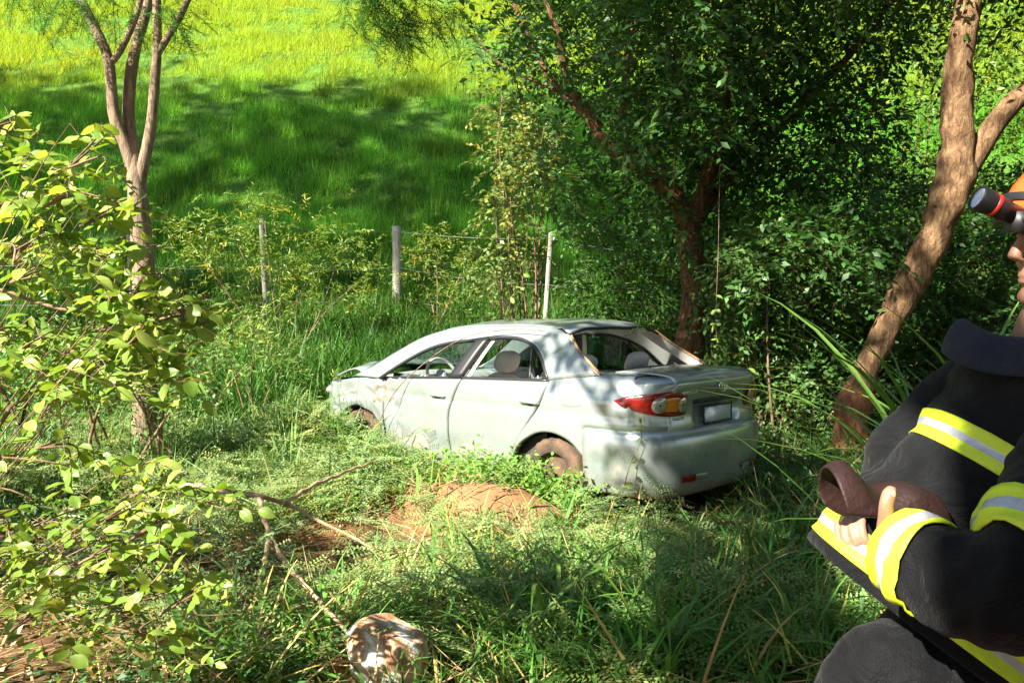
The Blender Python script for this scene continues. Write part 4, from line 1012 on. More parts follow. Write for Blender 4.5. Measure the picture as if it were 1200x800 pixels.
# ------------------------------------------------------------------ bushes
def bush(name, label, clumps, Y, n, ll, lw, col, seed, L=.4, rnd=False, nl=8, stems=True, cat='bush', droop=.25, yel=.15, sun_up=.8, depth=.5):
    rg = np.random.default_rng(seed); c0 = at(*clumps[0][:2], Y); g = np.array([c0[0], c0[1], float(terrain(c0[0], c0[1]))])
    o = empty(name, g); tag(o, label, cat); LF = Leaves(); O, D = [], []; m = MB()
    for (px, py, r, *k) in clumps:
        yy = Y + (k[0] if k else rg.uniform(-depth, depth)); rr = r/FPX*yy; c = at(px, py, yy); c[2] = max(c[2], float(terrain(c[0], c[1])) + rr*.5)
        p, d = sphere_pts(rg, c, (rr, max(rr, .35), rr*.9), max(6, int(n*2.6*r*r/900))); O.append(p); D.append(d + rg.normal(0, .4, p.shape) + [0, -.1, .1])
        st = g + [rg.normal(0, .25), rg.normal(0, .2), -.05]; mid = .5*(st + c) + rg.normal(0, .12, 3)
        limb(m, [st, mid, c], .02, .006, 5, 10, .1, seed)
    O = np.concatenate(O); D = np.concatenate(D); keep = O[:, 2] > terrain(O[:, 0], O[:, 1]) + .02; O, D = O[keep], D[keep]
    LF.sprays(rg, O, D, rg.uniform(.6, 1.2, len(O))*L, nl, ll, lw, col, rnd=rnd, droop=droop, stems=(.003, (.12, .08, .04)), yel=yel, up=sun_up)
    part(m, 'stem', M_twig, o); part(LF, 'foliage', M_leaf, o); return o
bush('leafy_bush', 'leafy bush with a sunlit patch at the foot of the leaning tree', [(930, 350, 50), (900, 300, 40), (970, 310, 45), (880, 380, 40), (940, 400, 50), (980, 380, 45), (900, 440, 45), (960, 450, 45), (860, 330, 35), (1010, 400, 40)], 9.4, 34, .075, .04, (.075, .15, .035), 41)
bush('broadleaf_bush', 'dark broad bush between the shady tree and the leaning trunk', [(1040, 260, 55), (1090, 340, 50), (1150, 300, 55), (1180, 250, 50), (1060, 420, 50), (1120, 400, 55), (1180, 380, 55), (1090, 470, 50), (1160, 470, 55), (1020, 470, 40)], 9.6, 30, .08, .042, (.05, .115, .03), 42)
bush('verge_bush', 'leafy green bush hiding the foot of the slim forked tree', [(165, 400, 26), (130, 415, 30), (200, 420, 28), (95, 405, 30), (170, 360, 18), (225, 440, 26), (60, 420, 30), (150, 450, 30)], 7.3, 30, .055, .028, (.12, .22, .05), 47, L=.35)
bush('hedge_bush', 'bush filling the gap beyond the car boot and shady trunk', [(850, 280, 45), (840, 350, 40), (760, 330, 40), (720, 300, 40), (700, 350, 35), (780, 270, 45), (740, 380, 30), (800, 330, 40), (690, 260, 30), (870, 400, 40)], 12.2, 22, .09, .045, (.07, .15, .03), 43)
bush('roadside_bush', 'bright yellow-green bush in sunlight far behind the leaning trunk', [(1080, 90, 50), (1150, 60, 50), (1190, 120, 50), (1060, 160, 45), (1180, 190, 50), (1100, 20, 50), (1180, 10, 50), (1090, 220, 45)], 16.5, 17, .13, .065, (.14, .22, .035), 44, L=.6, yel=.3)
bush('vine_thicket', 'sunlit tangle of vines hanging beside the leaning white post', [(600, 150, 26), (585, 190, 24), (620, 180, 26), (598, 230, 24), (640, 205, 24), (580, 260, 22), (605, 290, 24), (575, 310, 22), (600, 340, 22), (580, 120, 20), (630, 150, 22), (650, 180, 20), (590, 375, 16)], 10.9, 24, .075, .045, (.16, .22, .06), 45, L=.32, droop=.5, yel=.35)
# hanging vine stems
rg = np.random.default_rng(46)
for i, (a, b, c_, d_) in enumerate([(590, 100, 585, 330), (625, 150, 612, 350), (645, 170, 628, 400), (605, 90, 600, 250)]):
    m = MB(); p0, p1 = at(a, b, 10.8), at(c_, d_, 10.8); p = cr([p0, .5*(p0+p1) + [rg.normal(0, .15), 0, .1], p1], 16); m.tube(p, .009, 5)
    part(m, 'vine_stem', M_twig, bpy.data.objects['vine_thicket'])

def sapling(name, label, pts, Y, col, seed, n, spread, cat='sapling'):
    rg = np.random.default_rng(seed); c0 = at(*pts[0], Y); g = np.array([c0[0], c0[1], float(terrain(c0[0], c0[1]))])
    o = empty(name, g); tag(o, label, cat); LF = Leaves(); m = MB(); O, D = [], []
    for px, py in pts:
        c = at(px, py, Y + rg.uniform(-.4, .4)); limb(m, [g + rg.normal(0, .04, 3)*[1, 1, 0] - [0, 0, .05], .5*(g+c) + rg.normal(0, .08, 3), c], .016, .004, 5, 10, .1, seed)
        p = c + rg.normal(0, spread, (n, 3)); O.append(p); a = rg.uniform(0, 6.283, n); D.append(np.stack([np.cos(a), np.sin(a), rg.normal(.35, .6, n)], 1))
    O = np.concatenate(O); D = np.concatenate(D)*[.7, .7, 1] + [0, 0, .45]; LF.sprays(rg, O, D, rg.uniform(.3, .55, len(O)), 16, .085, .016, col, droop=.45, side=.6, up=.3, bri=.4, yel=.4, jit=.35)
    part(m, 'stem', M_twig, o); part(LF, 'foliage', M_leaf, o)
sapling('feathery_sapling', 'feathery-leaved sapling spreading around the short broken fence post', [(330, 300), (280, 290), (370, 310), (310, 260), (240, 300), (400, 290), (350, 340), (290, 335), (420, 330), (220, 280)], 12.6, (.13, .20, .03), 51, 46, .24)
sapling('feathery_shrub', 'low feathery shrub in the gap beyond the tall grey post', [(510, 290), (540, 320), (490, 320), (530, 350)], 14.0, (.14, .20, .035), 52, 40, .22)
sapling('fern_like_weed', 'feathery weed rising through the long grass near the bonnet', [(300, 400), (270, 420), (330, 430), (250, 380)], 9.6, (.15, .22, .05), 53, 24, .2)

# ------------------------------------------------------------------ fence
M_post = mat('weathered_post', (.30, .27, .22), .9, vary=(.48, .45, .40), scale=4, bump=.8, bscale=25, stretch=(4, 4, .6))
M_wire = mat('fence_wire', (.30, .31, .30), .55, metal=.6)
fence = empty('wire_fence', (-2.1, 15.0, float(terrain(-2.1, 15.0))))
tag(fence, 'weathered wooden posts and thin wires of the pasture fence', 'fence')
def post(pt, pb, Y, r, lump=.12, seed=0):
    t_, b_ = at(*pt, Y), at(*pb, Y); b_ = b_.copy(); b_[2] = min(b_[2], float(terrain(b_[0], b_[1]))) - .1
    m = MB(); p = np.linspace(b_, t_, 12); m.tube(p, np.linspace(r*1.08, r, 12), 9, noise=lump, seed=seed); part(m, 'post', M_post, fence); return t_, b_
p1 = post((465, 265), (466, 362), 15.0, .085, seed=1); p2 = post((306, 256), (312, 350), 14.6, .045, seed=2); p3 = post((646, 271), (637, 372), 13.6, .042, seed=3); p0 = post((150, 246), (153, 300), 14.4, .05, seed=4)
p4 = (at(830, 300, 13.2), at(830, 380, 13.2))
def wire(a, b, sag):
    t = np.linspace(0, 1, 16)[:, None]; p = a*(1-t) + b*t; p[:, 2] -= sag*(4*t*(1-t))[:, 0]; part(MB().tube(p, .0028, 4), 'wire', M_wire, fence)
lerp = lambda q, f: q[0]*(1-f) + q[1]*f - np.array([0, .09, 0])
for f, sg in ((.06, .05), (.45, .06), (.78, .05)):
    wire(lerp(p0, f) + np.array([-6, 0, .1]), lerp(p0, f), sg); wire(lerp(p0, f), lerp(p2, f), sg); wire(lerp(p2, f), lerp(p1, f), sg); wire(lerp(p1, f), lerp(p3, f), sg); wire(lerp(p3, f), lerp(p4, f), sg)

# ------------------------------------------------------------------ leafy shrub close by, leaf by leaf
def leaf_mesh(name, ll, lw, curl, wid=.55, seed=0, notch=0.0):
    u = np.linspace(0, 1, 7); half = lw*.5*np.sin(np.pi*u**wid)**.62; half[0] = .002; half[-1] = .001
    cols = []
    for s in (-1, -.5, 0, .5, 1):
        cols.append(np.stack([s*half + 0*u, ll*u, -curl*ll*u**2 + np.abs(s)*half*.35 - .15*half*s*s], 1))
    G = np.stack(cols, 1); rr = np.random.default_rng(seed); G[..., 2] += rr.normal(0, lw*.03, G.shape[:2])
    return MB().grid(G).mesh(name, True)
LM = [leaf_mesh('leaf', .055, .036, .15, 1.15, 1), leaf_mesh('leaf', .060, .036, .3, 1.0, 2), leaf_mesh('leaf', .048, .034, -.1, 1.2, 3), leaf_mesh('leaf', .058, .032, .4, .95, 4)]
for q in LM: q.materials.append(M_shrubleaf)
LM2 = [leaf_mesh('leaf', .075, .055, .2, .7, 5), leaf_mesh('leaf', .07, .05, .35, .7, 6)]
for q in LM2: q.materials.append(M_shrubdark)
def frame_m(pos, d, nrm, s):
    d = unit(d); w = unit(np.cross(d, nrm)); n_ = np.cross(w, d)
    return Matrix([[w[0]*s, d[0]*s, n_[0]*s, pos[0]], [w[1]*s, d[1]*s, n_[1]*s, pos[1]], [w[2]*s, d[2]*s, n_[2]*s, pos[2]], [0, 0, 0, 1]])
def leafy_plant(name, label, twigs, meshes, lmat, seed, limit=300, nper=9, tw_r=.0035, up=.7, cat='shrub', size=(.7, 1.25), base=None, sd=.9, stemmat=None, group=None, u0=.2):
    """twigs: list of 3-D polylines; the leaves sit alternately along each"""
    rg = np.random.default_rng(seed); b = base if base is not None else np.asarray(twigs[0][0])
    o = empty(name, b); tag(o, label, cat, group); L = []; m = MB(); P0 = Vector(b)
    for tw in twigs:
        p = cr(np.array(tw), 24); m.tube(p, np.linspace(tw_r*2.2, tw_r*.6, 24), 5)
        T = unit(np.gradient(p, axis=0)); n = nper if np.isscalar(nper) else rg.integers(*nper)
        for j in range(n):
            u = u0 + (1 - u0)*(j + rg.uniform(0, .8))/n; i = min(23, int(u*23)); s = 1 if j % 2 else -1
            S = unit(np.cross(T[i], np.array([0, 0, 1.0]) + rg.normal(0, .3, 3)))
            d = T[i]*.5 + S*s*sd + rg.normal(0, .3, 3); nr = np.array([0, 0, up*.5]) + .9*SUN_DIR + rg.normal(0, .42, 3)
            L.append((p[i], d, nr, rg.uniform(*size), rg.integers(len(meshes))))
    part(m, 'branch', stemmat or M_twig, o)
    L.sort(key=lambda q: np.linalg.norm(q[0] - [0, 0, CAM_Z])/q[3])
    for pos, d, nr, s, k in L[:limit]:
        lo = bpy.data.objects.new('leaf', meshes[k]); COL.objects.link(lo); lo.parent = o; lo.matrix_local = Matrix.Translation(-P0) @ frame_m(pos, d, nr, s)
    if len(L) > limit:
        LF = Leaves(); R = L[limit:]; f = lambda i: np.array([r[i] for r in R])
        LF.leaf(rg, f(0), f(1), f(2), (.062*f(3)), (.036*f(3)), tint(rg, len(R), (.17, .26, .04), .2, .2), .15, True)
        part(LF, 'back_leaves', M_leaf, o)['kind'] = 'stuff'
    return o
rg = np.random.default_rng(61)
ROOTS = [np.array([-2.45, 2.75, .3]), np.array([-2.7, 3.0, .3]), np.array([-2.1, 2.9, .28])]
def shrub_twigs(cl, roots, Ys, jit=.05, reach=.42):
    tw = []
    for (px, py) in cl:
        Y = rg.uniform(*Ys); c = at(px, py, Y); r = roots[rg.integers(len(roots))]; r = r + rg.normal(0, .05, 3)*[1, 1, 0]
        a = r*.35 + c*.65 + np.array([rg.normal(0, .08), rg.normal(0, .05), .12]); e = c + unit(c - a + np.array([.1, 0, -.1]) + rg.normal(0, .06, 3))*.16
        tw.append([r, r*.7 + a*.3 + [0, 0, .1], a, c, e])
    return tw
TOP = [(10, 160), (35, 200), (70, 215), (110, 180), (85, 240), (130, 265), (60, 285), (25, 250), (105, 300), (15, 300), (45, 330), (150, 300)]
MID = [(200, 345), (225, 385), (180, 405), (130, 395), (100, 430), (55, 410), (20, 390), (70, 460), (135, 450), (185, 430), (160, 350), (225, 370), (15, 440), (110, 350), (165, 385), (150, 420), (190, 360)]
LOW = [(30, 650), (100, 530), (150, 550), (190, 580), (70, 620), (140, 610), (200, 680), (170, 650), (95, 680), (40, 720), (135, 720), (215, 745), (80, 765), (165, 765), (240, 590), (120, 660), (60, 690), (10, 620), (195, 610), (230, 700)]
def arching(cl, root, Ys, n=3):
    tw = []
    for (px, py) in cl:
        for k in range(n):
            Y = rg.uniform(*Ys); c = at(px + rg.normal(0, 16), py + rg.normal(0, 14), Y); r = root + rg.normal(0, .05, 3)*[1, 1, 0]
            if k == 0: tw.append([r, r*.6 + c*.4 + [-.05, 0, .15], c + rg.normal(0, .05, 3) + [-.06, 0, .06], c, c + [rg.uniform(.05, .16), rg.normal(0, .05), rg.uniform(-.12, .04)]]); c0 = c
            else: tw.append([c0 + [-.08, 0, 0], .5*(c0 + c) + [0, 0, .03], c, c + [rg.normal(.06, .07), rg.normal(0, .05), rg.uniform(-.10, .02)]])
    return tw
leafy_plant('leafy_shrub', 'tall bright leafy shrub with leaves spread in front of the slim tree', arching(TOP, ROOTS[1], (2.3, 3.1), 5), LM, M_shrubleaf, 62, 290, (9, 14), base=ROOTS[1], u0=.5, tw_r=.0018, size=(.5, 1.2))
leafy_plant('sunlit_shrub', 'bright yellow-green shrub with a long bare branch crossing the slim tree', arching(MID, ROOTS[0], (2.3, 3.1), 5), LM, M_shrubleaf, 65, 290, (9, 14), base=ROOTS[0], u0=.5, tw_r=.0018, size=(.5, 1.2))
leafy_plant('low_shrub', 'low leafy shrub growing over the ground under the bright shrub', arching(LOW, ROOTS[2] + [-.15, -.3, 0], (2.1, 2.8), 4), LM, M_shrubleaf, 63, 290, (8, 13), base=ROOTS[2], u0=.5, tw_r=.0018, size=(.45, 1.1))
# the long bare branch, a part of the tall shrub
sh_o = bpy.data.objects['sunlit_shrub']
m = MB(); limb(m, [ROOTS[1], at(-40, 420, 2.7), at(-20, 335, 2.7), at(20, 347, 2.7), at(70, 362, 2.7), at(130, 369, 2.72), at(185, 374, 2.75), at(240, 378, 2.75)], .014, .004, 7, 30, .15, 3); limb(m, [ROOTS[0], at(10, 480, 2.75), at(22, 505, 2.75), at(0, 450, 2.75), at(-30, 420, 2.75)], .01, .006, 6, 20, .15, 4)
part(m, 'bare_branch', M_twig, sh_o)
# glossy pinnate leaf poking in from the side
tw = []
for k, (a, b, c_, d_) in enumerate([(-30, 545, 80, 545), (-30, 575, 40, 585)]):
    tw.append([np.array([-1.9, 2.1, .35]), at(-60, 640, 2.0), at(a, b, 2.0), at((a+c_)/2, (b+d_)/2 - 8, 2.0), at(c_, d_, 2.0)])
leafy_plant('glossy_sprig', 'sprig of round glossy dark green leaves poking into the bright shrub', tw, LM2, M_shrubdark, 64, 60, 15, up=.2, cat='sprig', size=(.75, .95), sd=1.4)

# young vine sprigs in front of and on the car
def sprig(label, pts, Y, n, seed, size=(.7, 1.0), name='sprig', hang=(), u0=.2):
    p = [at(*q) for q in hang] + [at(*q, Y) for q in pts]
    return leafy_plant(name, label, [p], LM, M_shrubleaf, seed, 60, n, tw_r=.002, cat='sprig', size=size, u0=u0)
sprig('thin sprig with a few leaves standing against the rear bumper corner', [(728, 585), (738, 545), (750, 520), (752, 500), (748, 488)], 5.75, 7, 65)
sprig('leafy sprig draped over the boot lid edge above the emblem', [(790, 425), (805, 432), (818, 428), (828, 418), (838, 425)], 6.75, 12, 66)
sprig('leafy sprig trailing down past the far tail lamp', [(840, 400), (862, 412), (876, 430), (882, 452)], 7.6, 14, 67, (1, 1.5), hang=[(845, 120, 9.6), (842, 280, 8.4)], u0=.72)
sprig('sprig of young leaves dangling over the car roof', [(612, 330), (600, 350), (592, 368), (590, 385)], 8.6, 10, 68, (1, 1.4), hang=[(655, 60, 10.4), (625, 220, 9.4)], u0=.72)
sprig('small sprig lying on the broken rear screen edge', [(730, 395), (742, 388), (752, 384)], 6.9, 8, 69, (.8, 1.1))

# ------------------------------------------------------------------ broad-bladed grass tufts, blade by blade
def blade_mesh(L, w, bend, lean, seed):
    k = 9; rr = np.random.default_rng(seed); p = np.zeros(3); rows = []
    for i in range(k + 1):
        t = i/k; ww = w*.5*min(1, .35 + 3*t)*(1 - t**2.2) + .0008; th = lean + bend*((i+.5)/k)**1.3
        rows.append([p + [0, -ww, ww*.35], p + [0, 0, 0], p + [0, ww, ww*.35]]); p = p + L/k*np.array([math.sin(th), .06*math.sin(3*t + seed), math.cos(th)])
    return MB().grid(np.array(rows)).mesh('blade', True)
BM = [blade_mesh(.95, .030, 1.7, .15, 1), blade_mesh(.75, .026, 1.2, .25, 2), blade_mesh(.6, .022, .8, .35, 3), blade_mesh(1.05, .034, 2.1, .1, 4), blade_mesh(.85, .028, 1.6, .5, 5)]
for q in BM: q.materials.append(M_bladeobj)
BT = [blade_mesh(1.9, .042, 1.3, .08, 6), blade_mesh(1.65, .038, 1.7, .05, 7), blade_mesh(2.0, .046, 1.0, .12, 8)]
for q in BT: q.materials.append(M_bladeobj)
def broad_tuft(label, x, y, n, s, seed, az=None, spread=.06, z=None, group=None, meshes=None):
    rg = np.random.default_rng(seed); zz = float(terrain(x, y)) - .02 if z is None else z
    o = empty('grass_tuft', (x, y, zz)); tag(o, label, 'grass tuft', group)
    for i in range(n):
        b = bpy.data.objects.new('blade', (meshes or BM)[rg.integers(len(meshes or BM))]); COL.objects.link(b); b.parent = o
        a = rg.uniform(0, 6.283) if az is None else rg.normal(az, .9); q = s*rg.uniform(.65, 1.15)
        b.location = (rg.normal(0, spread), rg.normal(0, spread), 0); b.rotation_euler = (0, rg.normal(0, .15), a); b.scale = (q, q, q)
def G_(px, py):
    d = C2W @ np.array([(px-600)/FPX, (py-400)/FPX, 1.0]); t = np.arange(1.2, 60, .02); p = np.array([0, 0, CAM_Z]) + t[:, None]*d
    return p[np.argmax(p[:, 2] < terrain(p[:, 0], p[:, 1]))]
for i, (px, py, n, s, lb) in enumerate([
    (600, 780, 26, .85, 'dark broad grass tuft growing in the shaded ground beside the pale rock'),
    (690, 730, 24, .75, 'upright bright green grass tuft in front of the bare soil by the rear wheel'),
    (770, 790, 20, .8, 'broad grass tuft leaning over the dry stalks toward the firefighter'),
    (780, 590, 18, .62, 'grass tuft with arching blades under the rear bumper'),
    (850, 600, 14, .62, 'grass tuft bending over beside the exhaust corner of the bumper'),
    (400, 525, 22, .6, 'bright green grass tuft standing against the front bumper'),
    (385, 440, 26, .95, 'tall dark grass tuft with drooping blades beside the bonnet'),
    (330, 440, 24, .9, 'tall grass tuft among dead stalks beyond the front bumper'),
    (440, 395, 24, .95, 'tall grass tuft between the bonnet and the tall grey post'),
    (500, 400, 22, .85, 'tall grass tuft rising right behind the car roof'),
    (240, 800, 20, .8, 'broad flat grass tuft spreading from under the low shrub'),
    (880, 720, 20, .8, 'dark grass tuft flattened in the shade near the firefighter'),
    (930, 660, 18, .85, 'long dark bent grass tuft in deep shade beyond the firefighter'),
    (640, 690, 16, .5, 'short grass tuft in the middle of the cut fronds'),
    (545, 735, 20, .62, 'drooping dark grass tuft between the pale rock and the cut fronds'),
    (650, 795, 24, .8, 'wide-bladed dark grass tuft in the shrub\'s shadow, in front of the rear wheel'),
    (715, 780, 22, .72, 'dense grass tuft between two broad tufts in the shaded ground'),
    (820, 745, 20, .66, 'grass tuft growing beside the splintered piece of wood'),
    (610, 735, 22, .66, 'long-bladed grass tuft at the edge of the lit fronds'),
    (870, 790, 20, .7, 'dark grass tuft at the firefighter\'s knee')]):
    p = G_(px, py); broad_tuft(lb, p[0], p[1], n, s, 200 + i, spread=.08)
broad_tuft('tall arching grass with wide blades right behind the firefighter', 1.95, 3.2, 44, 1.0, 231, spread=.14, az=math.pi, meshes=BT)
broad_tuft('tall upright broad grass beside the leaning trunk', 2.5, 4.0, 36, .95, 232, spread=.15, meshes=BT)

# ------------------------------------------------------------------ fallen branches and stalks
def branch(name, label, paths, r0, r1, material=None, cat='branch'):
    b = np.asarray(paths[0][0]); o = empty(name, b); tag(o, label, cat); rw = np.random.default_rng(len(label))
    for k, p in enumerate(paths):
        m = MB(); pj = cr(np.array(p), 26); pj[1:-1] += rw.normal(0, r0*.18, (24, 3)); m.tube(cr(pj, 40), np.linspace(r0 if k == 0 else r0*.6, r1, 40), 7, noise=.3, seed=k + 5); part(m, 'limb' if k == 0 else 'side_twig', material or M_twig, o)
def Gp(px, py, up): q = G_(px, py); q = q.copy(); q[2] += up; return q
branch('fallen_branch', 'forked bare brown branch lying over the churned soil', [[Gp(200, 625, 0.37), Gp(260, 650, 0.44), Gp(320, 660, 0.44), Gp(370, 665, 0.34), Gp(440, 678, 0.20)],
       [Gp(335, 665, 0.44), Gp(370, 645, 0.47), Gp(400, 620, 0.42), Gp(450, 580, 0.32)], [Gp(305, 660, 0.44), Gp(318, 695, 0.37), Gp(340, 725, 0.30), Gp(385, 765, 0.20), Gp(430, 775, 0.03)], [Gp(318, 700, 0.37), Gp(310, 730, 0.27), Gp(285, 765, 0.04)]], .026, .008, M_branch)
branch('fallen_branch', 'thin bare twig with dry offshoots lying in front of the soil heap', [[Gp(430, 690, .1), Gp(500, 660, .16), Gp(570, 640, .14), Gp(640, 630, .1)], [Gp(500, 660, .16), Gp(530, 690, .12), Gp(560, 700, .05)]], .013, .004, M_branch)
branch('fallen_branch', 'crooked pale stick lying between the forked branch and the pale rock', [[Gp(300, 780, .1), Gp(350, 750, .16), Gp(420, 720, .14), Gp(480, 690, .08)], [Gp(360, 750, .16), Gp(380, 700, .2), Gp(385, 690, .22)]], .012, .004, M_branch)
branch('dry_stalk', 'long dry stalk slanting up from the shaded grass near the firefighter', [[Gp(790, 740, .02), Gp(850, 715, .12), Gp(920, 690, .2), Gp(975, 690, .22)]], .010, .004, M_straw, 'stalk')
branch('dry_stalk', 'thin dry stalk bent over in the dark ground beyond the bumper', [[Gp(850, 650, .02), Gp(890, 620, .12), Gp(935, 590, .2), Gp(960, 585, .22)], [Gp(905, 615, .15), Gp(900, 590, .22), Gp(905, 600, .05)]], .008, .003, M_straw, 'stalk')
branch('dry_stalk', 'snapped upright stalk standing by the soil heap near the rear wheel', [[Gp(742, 640, .0), Gp(748, 625, .22), Gp(752, 618, .4)]], .009, .007, M_straw, 'stalk')
branch('dry_stalk', 'dry stalk crossing the cut fronds above the pale rock', [[Gp(370, 735, .06), Gp(410, 750, .08), Gp(450, 755, .08), Gp(490, 790, .03)]], .008, .004, M_straw, 'stalk')
branch('dry_stalk', 'long pale stalk lying across the fronds toward the front door', [[Gp(255, 590, .1), Gp(330, 580, .2), Gp(400, 570, .25), Gp(470, 555, .3)]], .007, .003, M_straw, 'stalk')
branch('dry_stalk', 'broken stick lying on the dry leaves by the broad grass', [[Gp(800, 700, .04), Gp(835, 735, .06), Gp(860, 765, .05), Gp(900, 800, .02)]], .011, .006, M_straw, 'stalk')
p = [CAR_R @ np.array(q) + CAR_P for q in [(2.2, .98, .3), (1.9, .93, .78), (1.5, .82, 1.12), (1.1, .72, 1.33), (.6, .68, 1.40), (.2, .69, 1.40)]]
branch('bent_vine', 'bent dry vine draped over the windows and roof rail of the car', [p], .005, .003, M_twig, 'vine')
branch('split_wood', 'splintered pale piece of wood among the dry stalks', [[Gp(838, 708, .03), Gp(870, 700, .06), Gp(905, 698, .05)]], .028, .006, M_straw, 'wood')
rg = np.random.default_rng(77)
for i, (px, py, lb) in enumerate([(272, 500, 'thin brown dead stem rising by the front bumper grass'), (320, 470, 'leaning brown dead stem among tall grass near the bonnet'), (265, 430, 'cluster of upright rusty dead stems beyond the front bumper')]):
    q = G_(px, py); paths = []
    for k in range(3): a = q + rg.normal(0, .06, 3)*[1, 1, 0]; paths.append([a - [0, 0, .05], a + [rg.normal(0, .1), 0, .35], a + [rg.normal(0, .3), rg.normal(0, .1), .8]])
    branch('dead_stem', lb, paths, .009, .003, M_straw, 'stem')

# ------------------------------------------------------------------ rock
def rock_mat():
    m = bpy.data.materials.new('rock'); N, L = nodes_of(m); b = N['Principled BSDF']; b.inputs['Roughness'].default_value = .85
    n = noise(N, L, 4.5, 6, .6, dist=.8); r = ramp(N, [(.36, (.30, .14, .07)), (.44, (.42, .23, .12)), (.49, (.56, .42, .28)), (.53, (.74, .70, .64))]); L.new(n.outputs[0], r.inputs[0]); L.new(r.outputs[0], b.inputs['Base Color'])
    n2 = noise(N, L, 30, 6, .65); bp = N.new('ShaderNodeBump'); bp.inputs['Strength'].default_value = .6; bp.inputs['Distance'].default_value = .02; L.new(n2.outputs[0], bp.inputs['Height']); L.new(bp.outputs[0], b.inputs['Normal']); return m
M_rock = rock_mat()
q = G_(450, 800); bm = bmesh.new(); bmesh.ops.create_icosphere(bm, subdivisions=5, radius=1)
rr = np.random.default_rng(8); planes = [(unit(rr.normal(0, 1, 3)), rr.uniform(.68, .95)) for _ in range(14)]
for v in bm.verts:
    p = np.array(v.co)
    for n_, d_ in planes:
        e = p @ n_ - d_
        if e > 0: p = p - n_*e*1.0
    p = p*(1 + .06*(fbm(p[0]*3 + 5, p[1]*3 + p[2]*2, 9) - .5)); v.co = p*np.array([.19, .16, .165])
me = bpy.data.meshes.new('rock'); bm.to_mesh(me); bm.free()
o = link('rock', me, M_rock); o.location = (q[0], q[1] + .03, q[2] + .11); o.rotation_euler = (.2, .35, .3)
tag(o, 'reddish brown rock with white chalky faces among the fronds', 'rock')

# ------------------------------------------------------------------ firefighter, half crouched, looking at the wreck
def cloth_mat(name, c1, c2, rough=.7, weave=True):
    m = bpy.data.materials.new(name); N, L = nodes_of(m); b = N['Principled BSDF']; b.inputs['Roughness'].default_value = rough; b.inputs['Specular IOR Level'].default_value = .13; b.inputs['Sheen Weight'].default_value = .04
    n = noise(N, L, 9, 5, .6); r = ramp(N, [(.35, c1), (.7, c2)]); L.new(n.outputs[0], r.inputs[0]); L.new(r.outputs[0], b.inputs['Base Color'])
    n1 = noise(N, L, 5, 4, .5, dist=1.5, stretch=(1, 1, 1.8)); n2 = noise(N, L, 260, 2); ad = N.new('ShaderNodeMath'); ad.operation = 'MULTIPLY_ADD'; ad.inputs[1].default_value = .12
    L.new(n2.outputs[0], ad.inputs[0]); L.new(n1.outputs[0], ad.inputs[2])
    bp = N.new('ShaderNodeBump'); bp.inputs['Strength'].default_value = .65; bp.inputs['Distance'].default_value = .04; L.new(ad.outputs[0], bp.inputs['Height']); L.new(bp.outputs[0], b.inputs['Normal'])
    return m
M_coat = cloth_mat('turnout_cloth', (.0018, .002, .0028), (.0052, .0056, .0072))
M_collar = cloth_mat('collar_cloth', (.012, .016, .030), (.022, .028, .048))
M_yellow = mat('fluorescent_yellow', (.58, .74, .02), .6, vary=(.50, .62, .03), scale=14, bump=.3, bscale=40)
M_silver = mat('silver_tape', (.50, .53, .57), .35, metal=.35, vary=(.40, .42, .46), scale=20, bump=.25, bscale=50)
M_skin = mat('skin', (.26, .125, .08), .5, vary=(.31, .16, .105), scale=10, bump=.15, bscale=120)
M_orange_h = mat('helmet_orange', (.82, .10, .012), .3, coat=.5, vary=(.75, .12, .02), scale=5)
M_rubber = mat('black_rubber', (.012, .012, .014), .5)
M_lamp_red = mat('lamp_ring_red', (.4, .02, .015), .4)
M_leather = mat('brown_leather', (.011, .0055, .005), .6, spec=.25, vary=(.026, .012, .010), scale=8, bump=.6, bscale=14)
M_nail = mat('nail', (.45, .27, .2), .35)
M_hair = mat('dark_hair', (.012, .009, .007), .6, bump=.6, bscale=80)

GZ = float(terrain(1.05, 1.7))
man = empty('person', (1.12, 1.78, GZ)); tag(man, 'firefighter in dark turnout coat with yellow and silver bands and orange helmet', 'person')
def ringloft(secs, n=28, k=26, p=1.0):
    """secs rows: centre(3), half-axis a(3), half-axis b(3)"""
    S = cr(np.array([np.concatenate(s) for s in secs], float), k); a = np.linspace(0, 2*np.pi, n, endpoint=False)
    f = lambda t: np.sign(t)*np.abs(t)**p
    return S[:, None, :3] + f(np.cos(a))[None, :, None]*S[:, None, 3:6] + f(np.sin(a))[None, :, None]*S[:, None, 6:9]
def solid(mb_, G):
    mb_.grid(G, closed_u=True); m_, n_ = G.shape[:2]; b_ = mb_.n - m_*n_
    mb_.add(np.zeros((0, 3)), (np.arange(n_)[::-1] + b_ - mb_.n)[None]); mb_.add(np.zeros((0, 3)), (np.arange(n_) + (m_-1)*n_ + b_ - mb_.n)[None])
def wrinkle(G, amp, sc, seed):
    k, n = G.shape[:2]; c = G.mean(1, keepdims=True); d = G - c
    u = np.linspace(0, 1, k)[:, None]; a = np.linspace(0, 2*np.pi, n, endpoint=False)[None]
    w = fbm(u*sc + np.cos(a)*1.4, np.sin(a)*1.4 + u*sc*.4, seed, 3) - .5
    f = np.sin(u*sc*5 + 2*np.cos(a + seed))*.3
    g = np.abs(np.sin(u*sc*7 + 1.5*np.sin(a*2 + seed) + 3*w))**.6 - .6
    return G + unit(d)*(amp*(w*1.6 + f*.35 + g*.55))[..., None]
def V3(*q): return np.array(q, float)
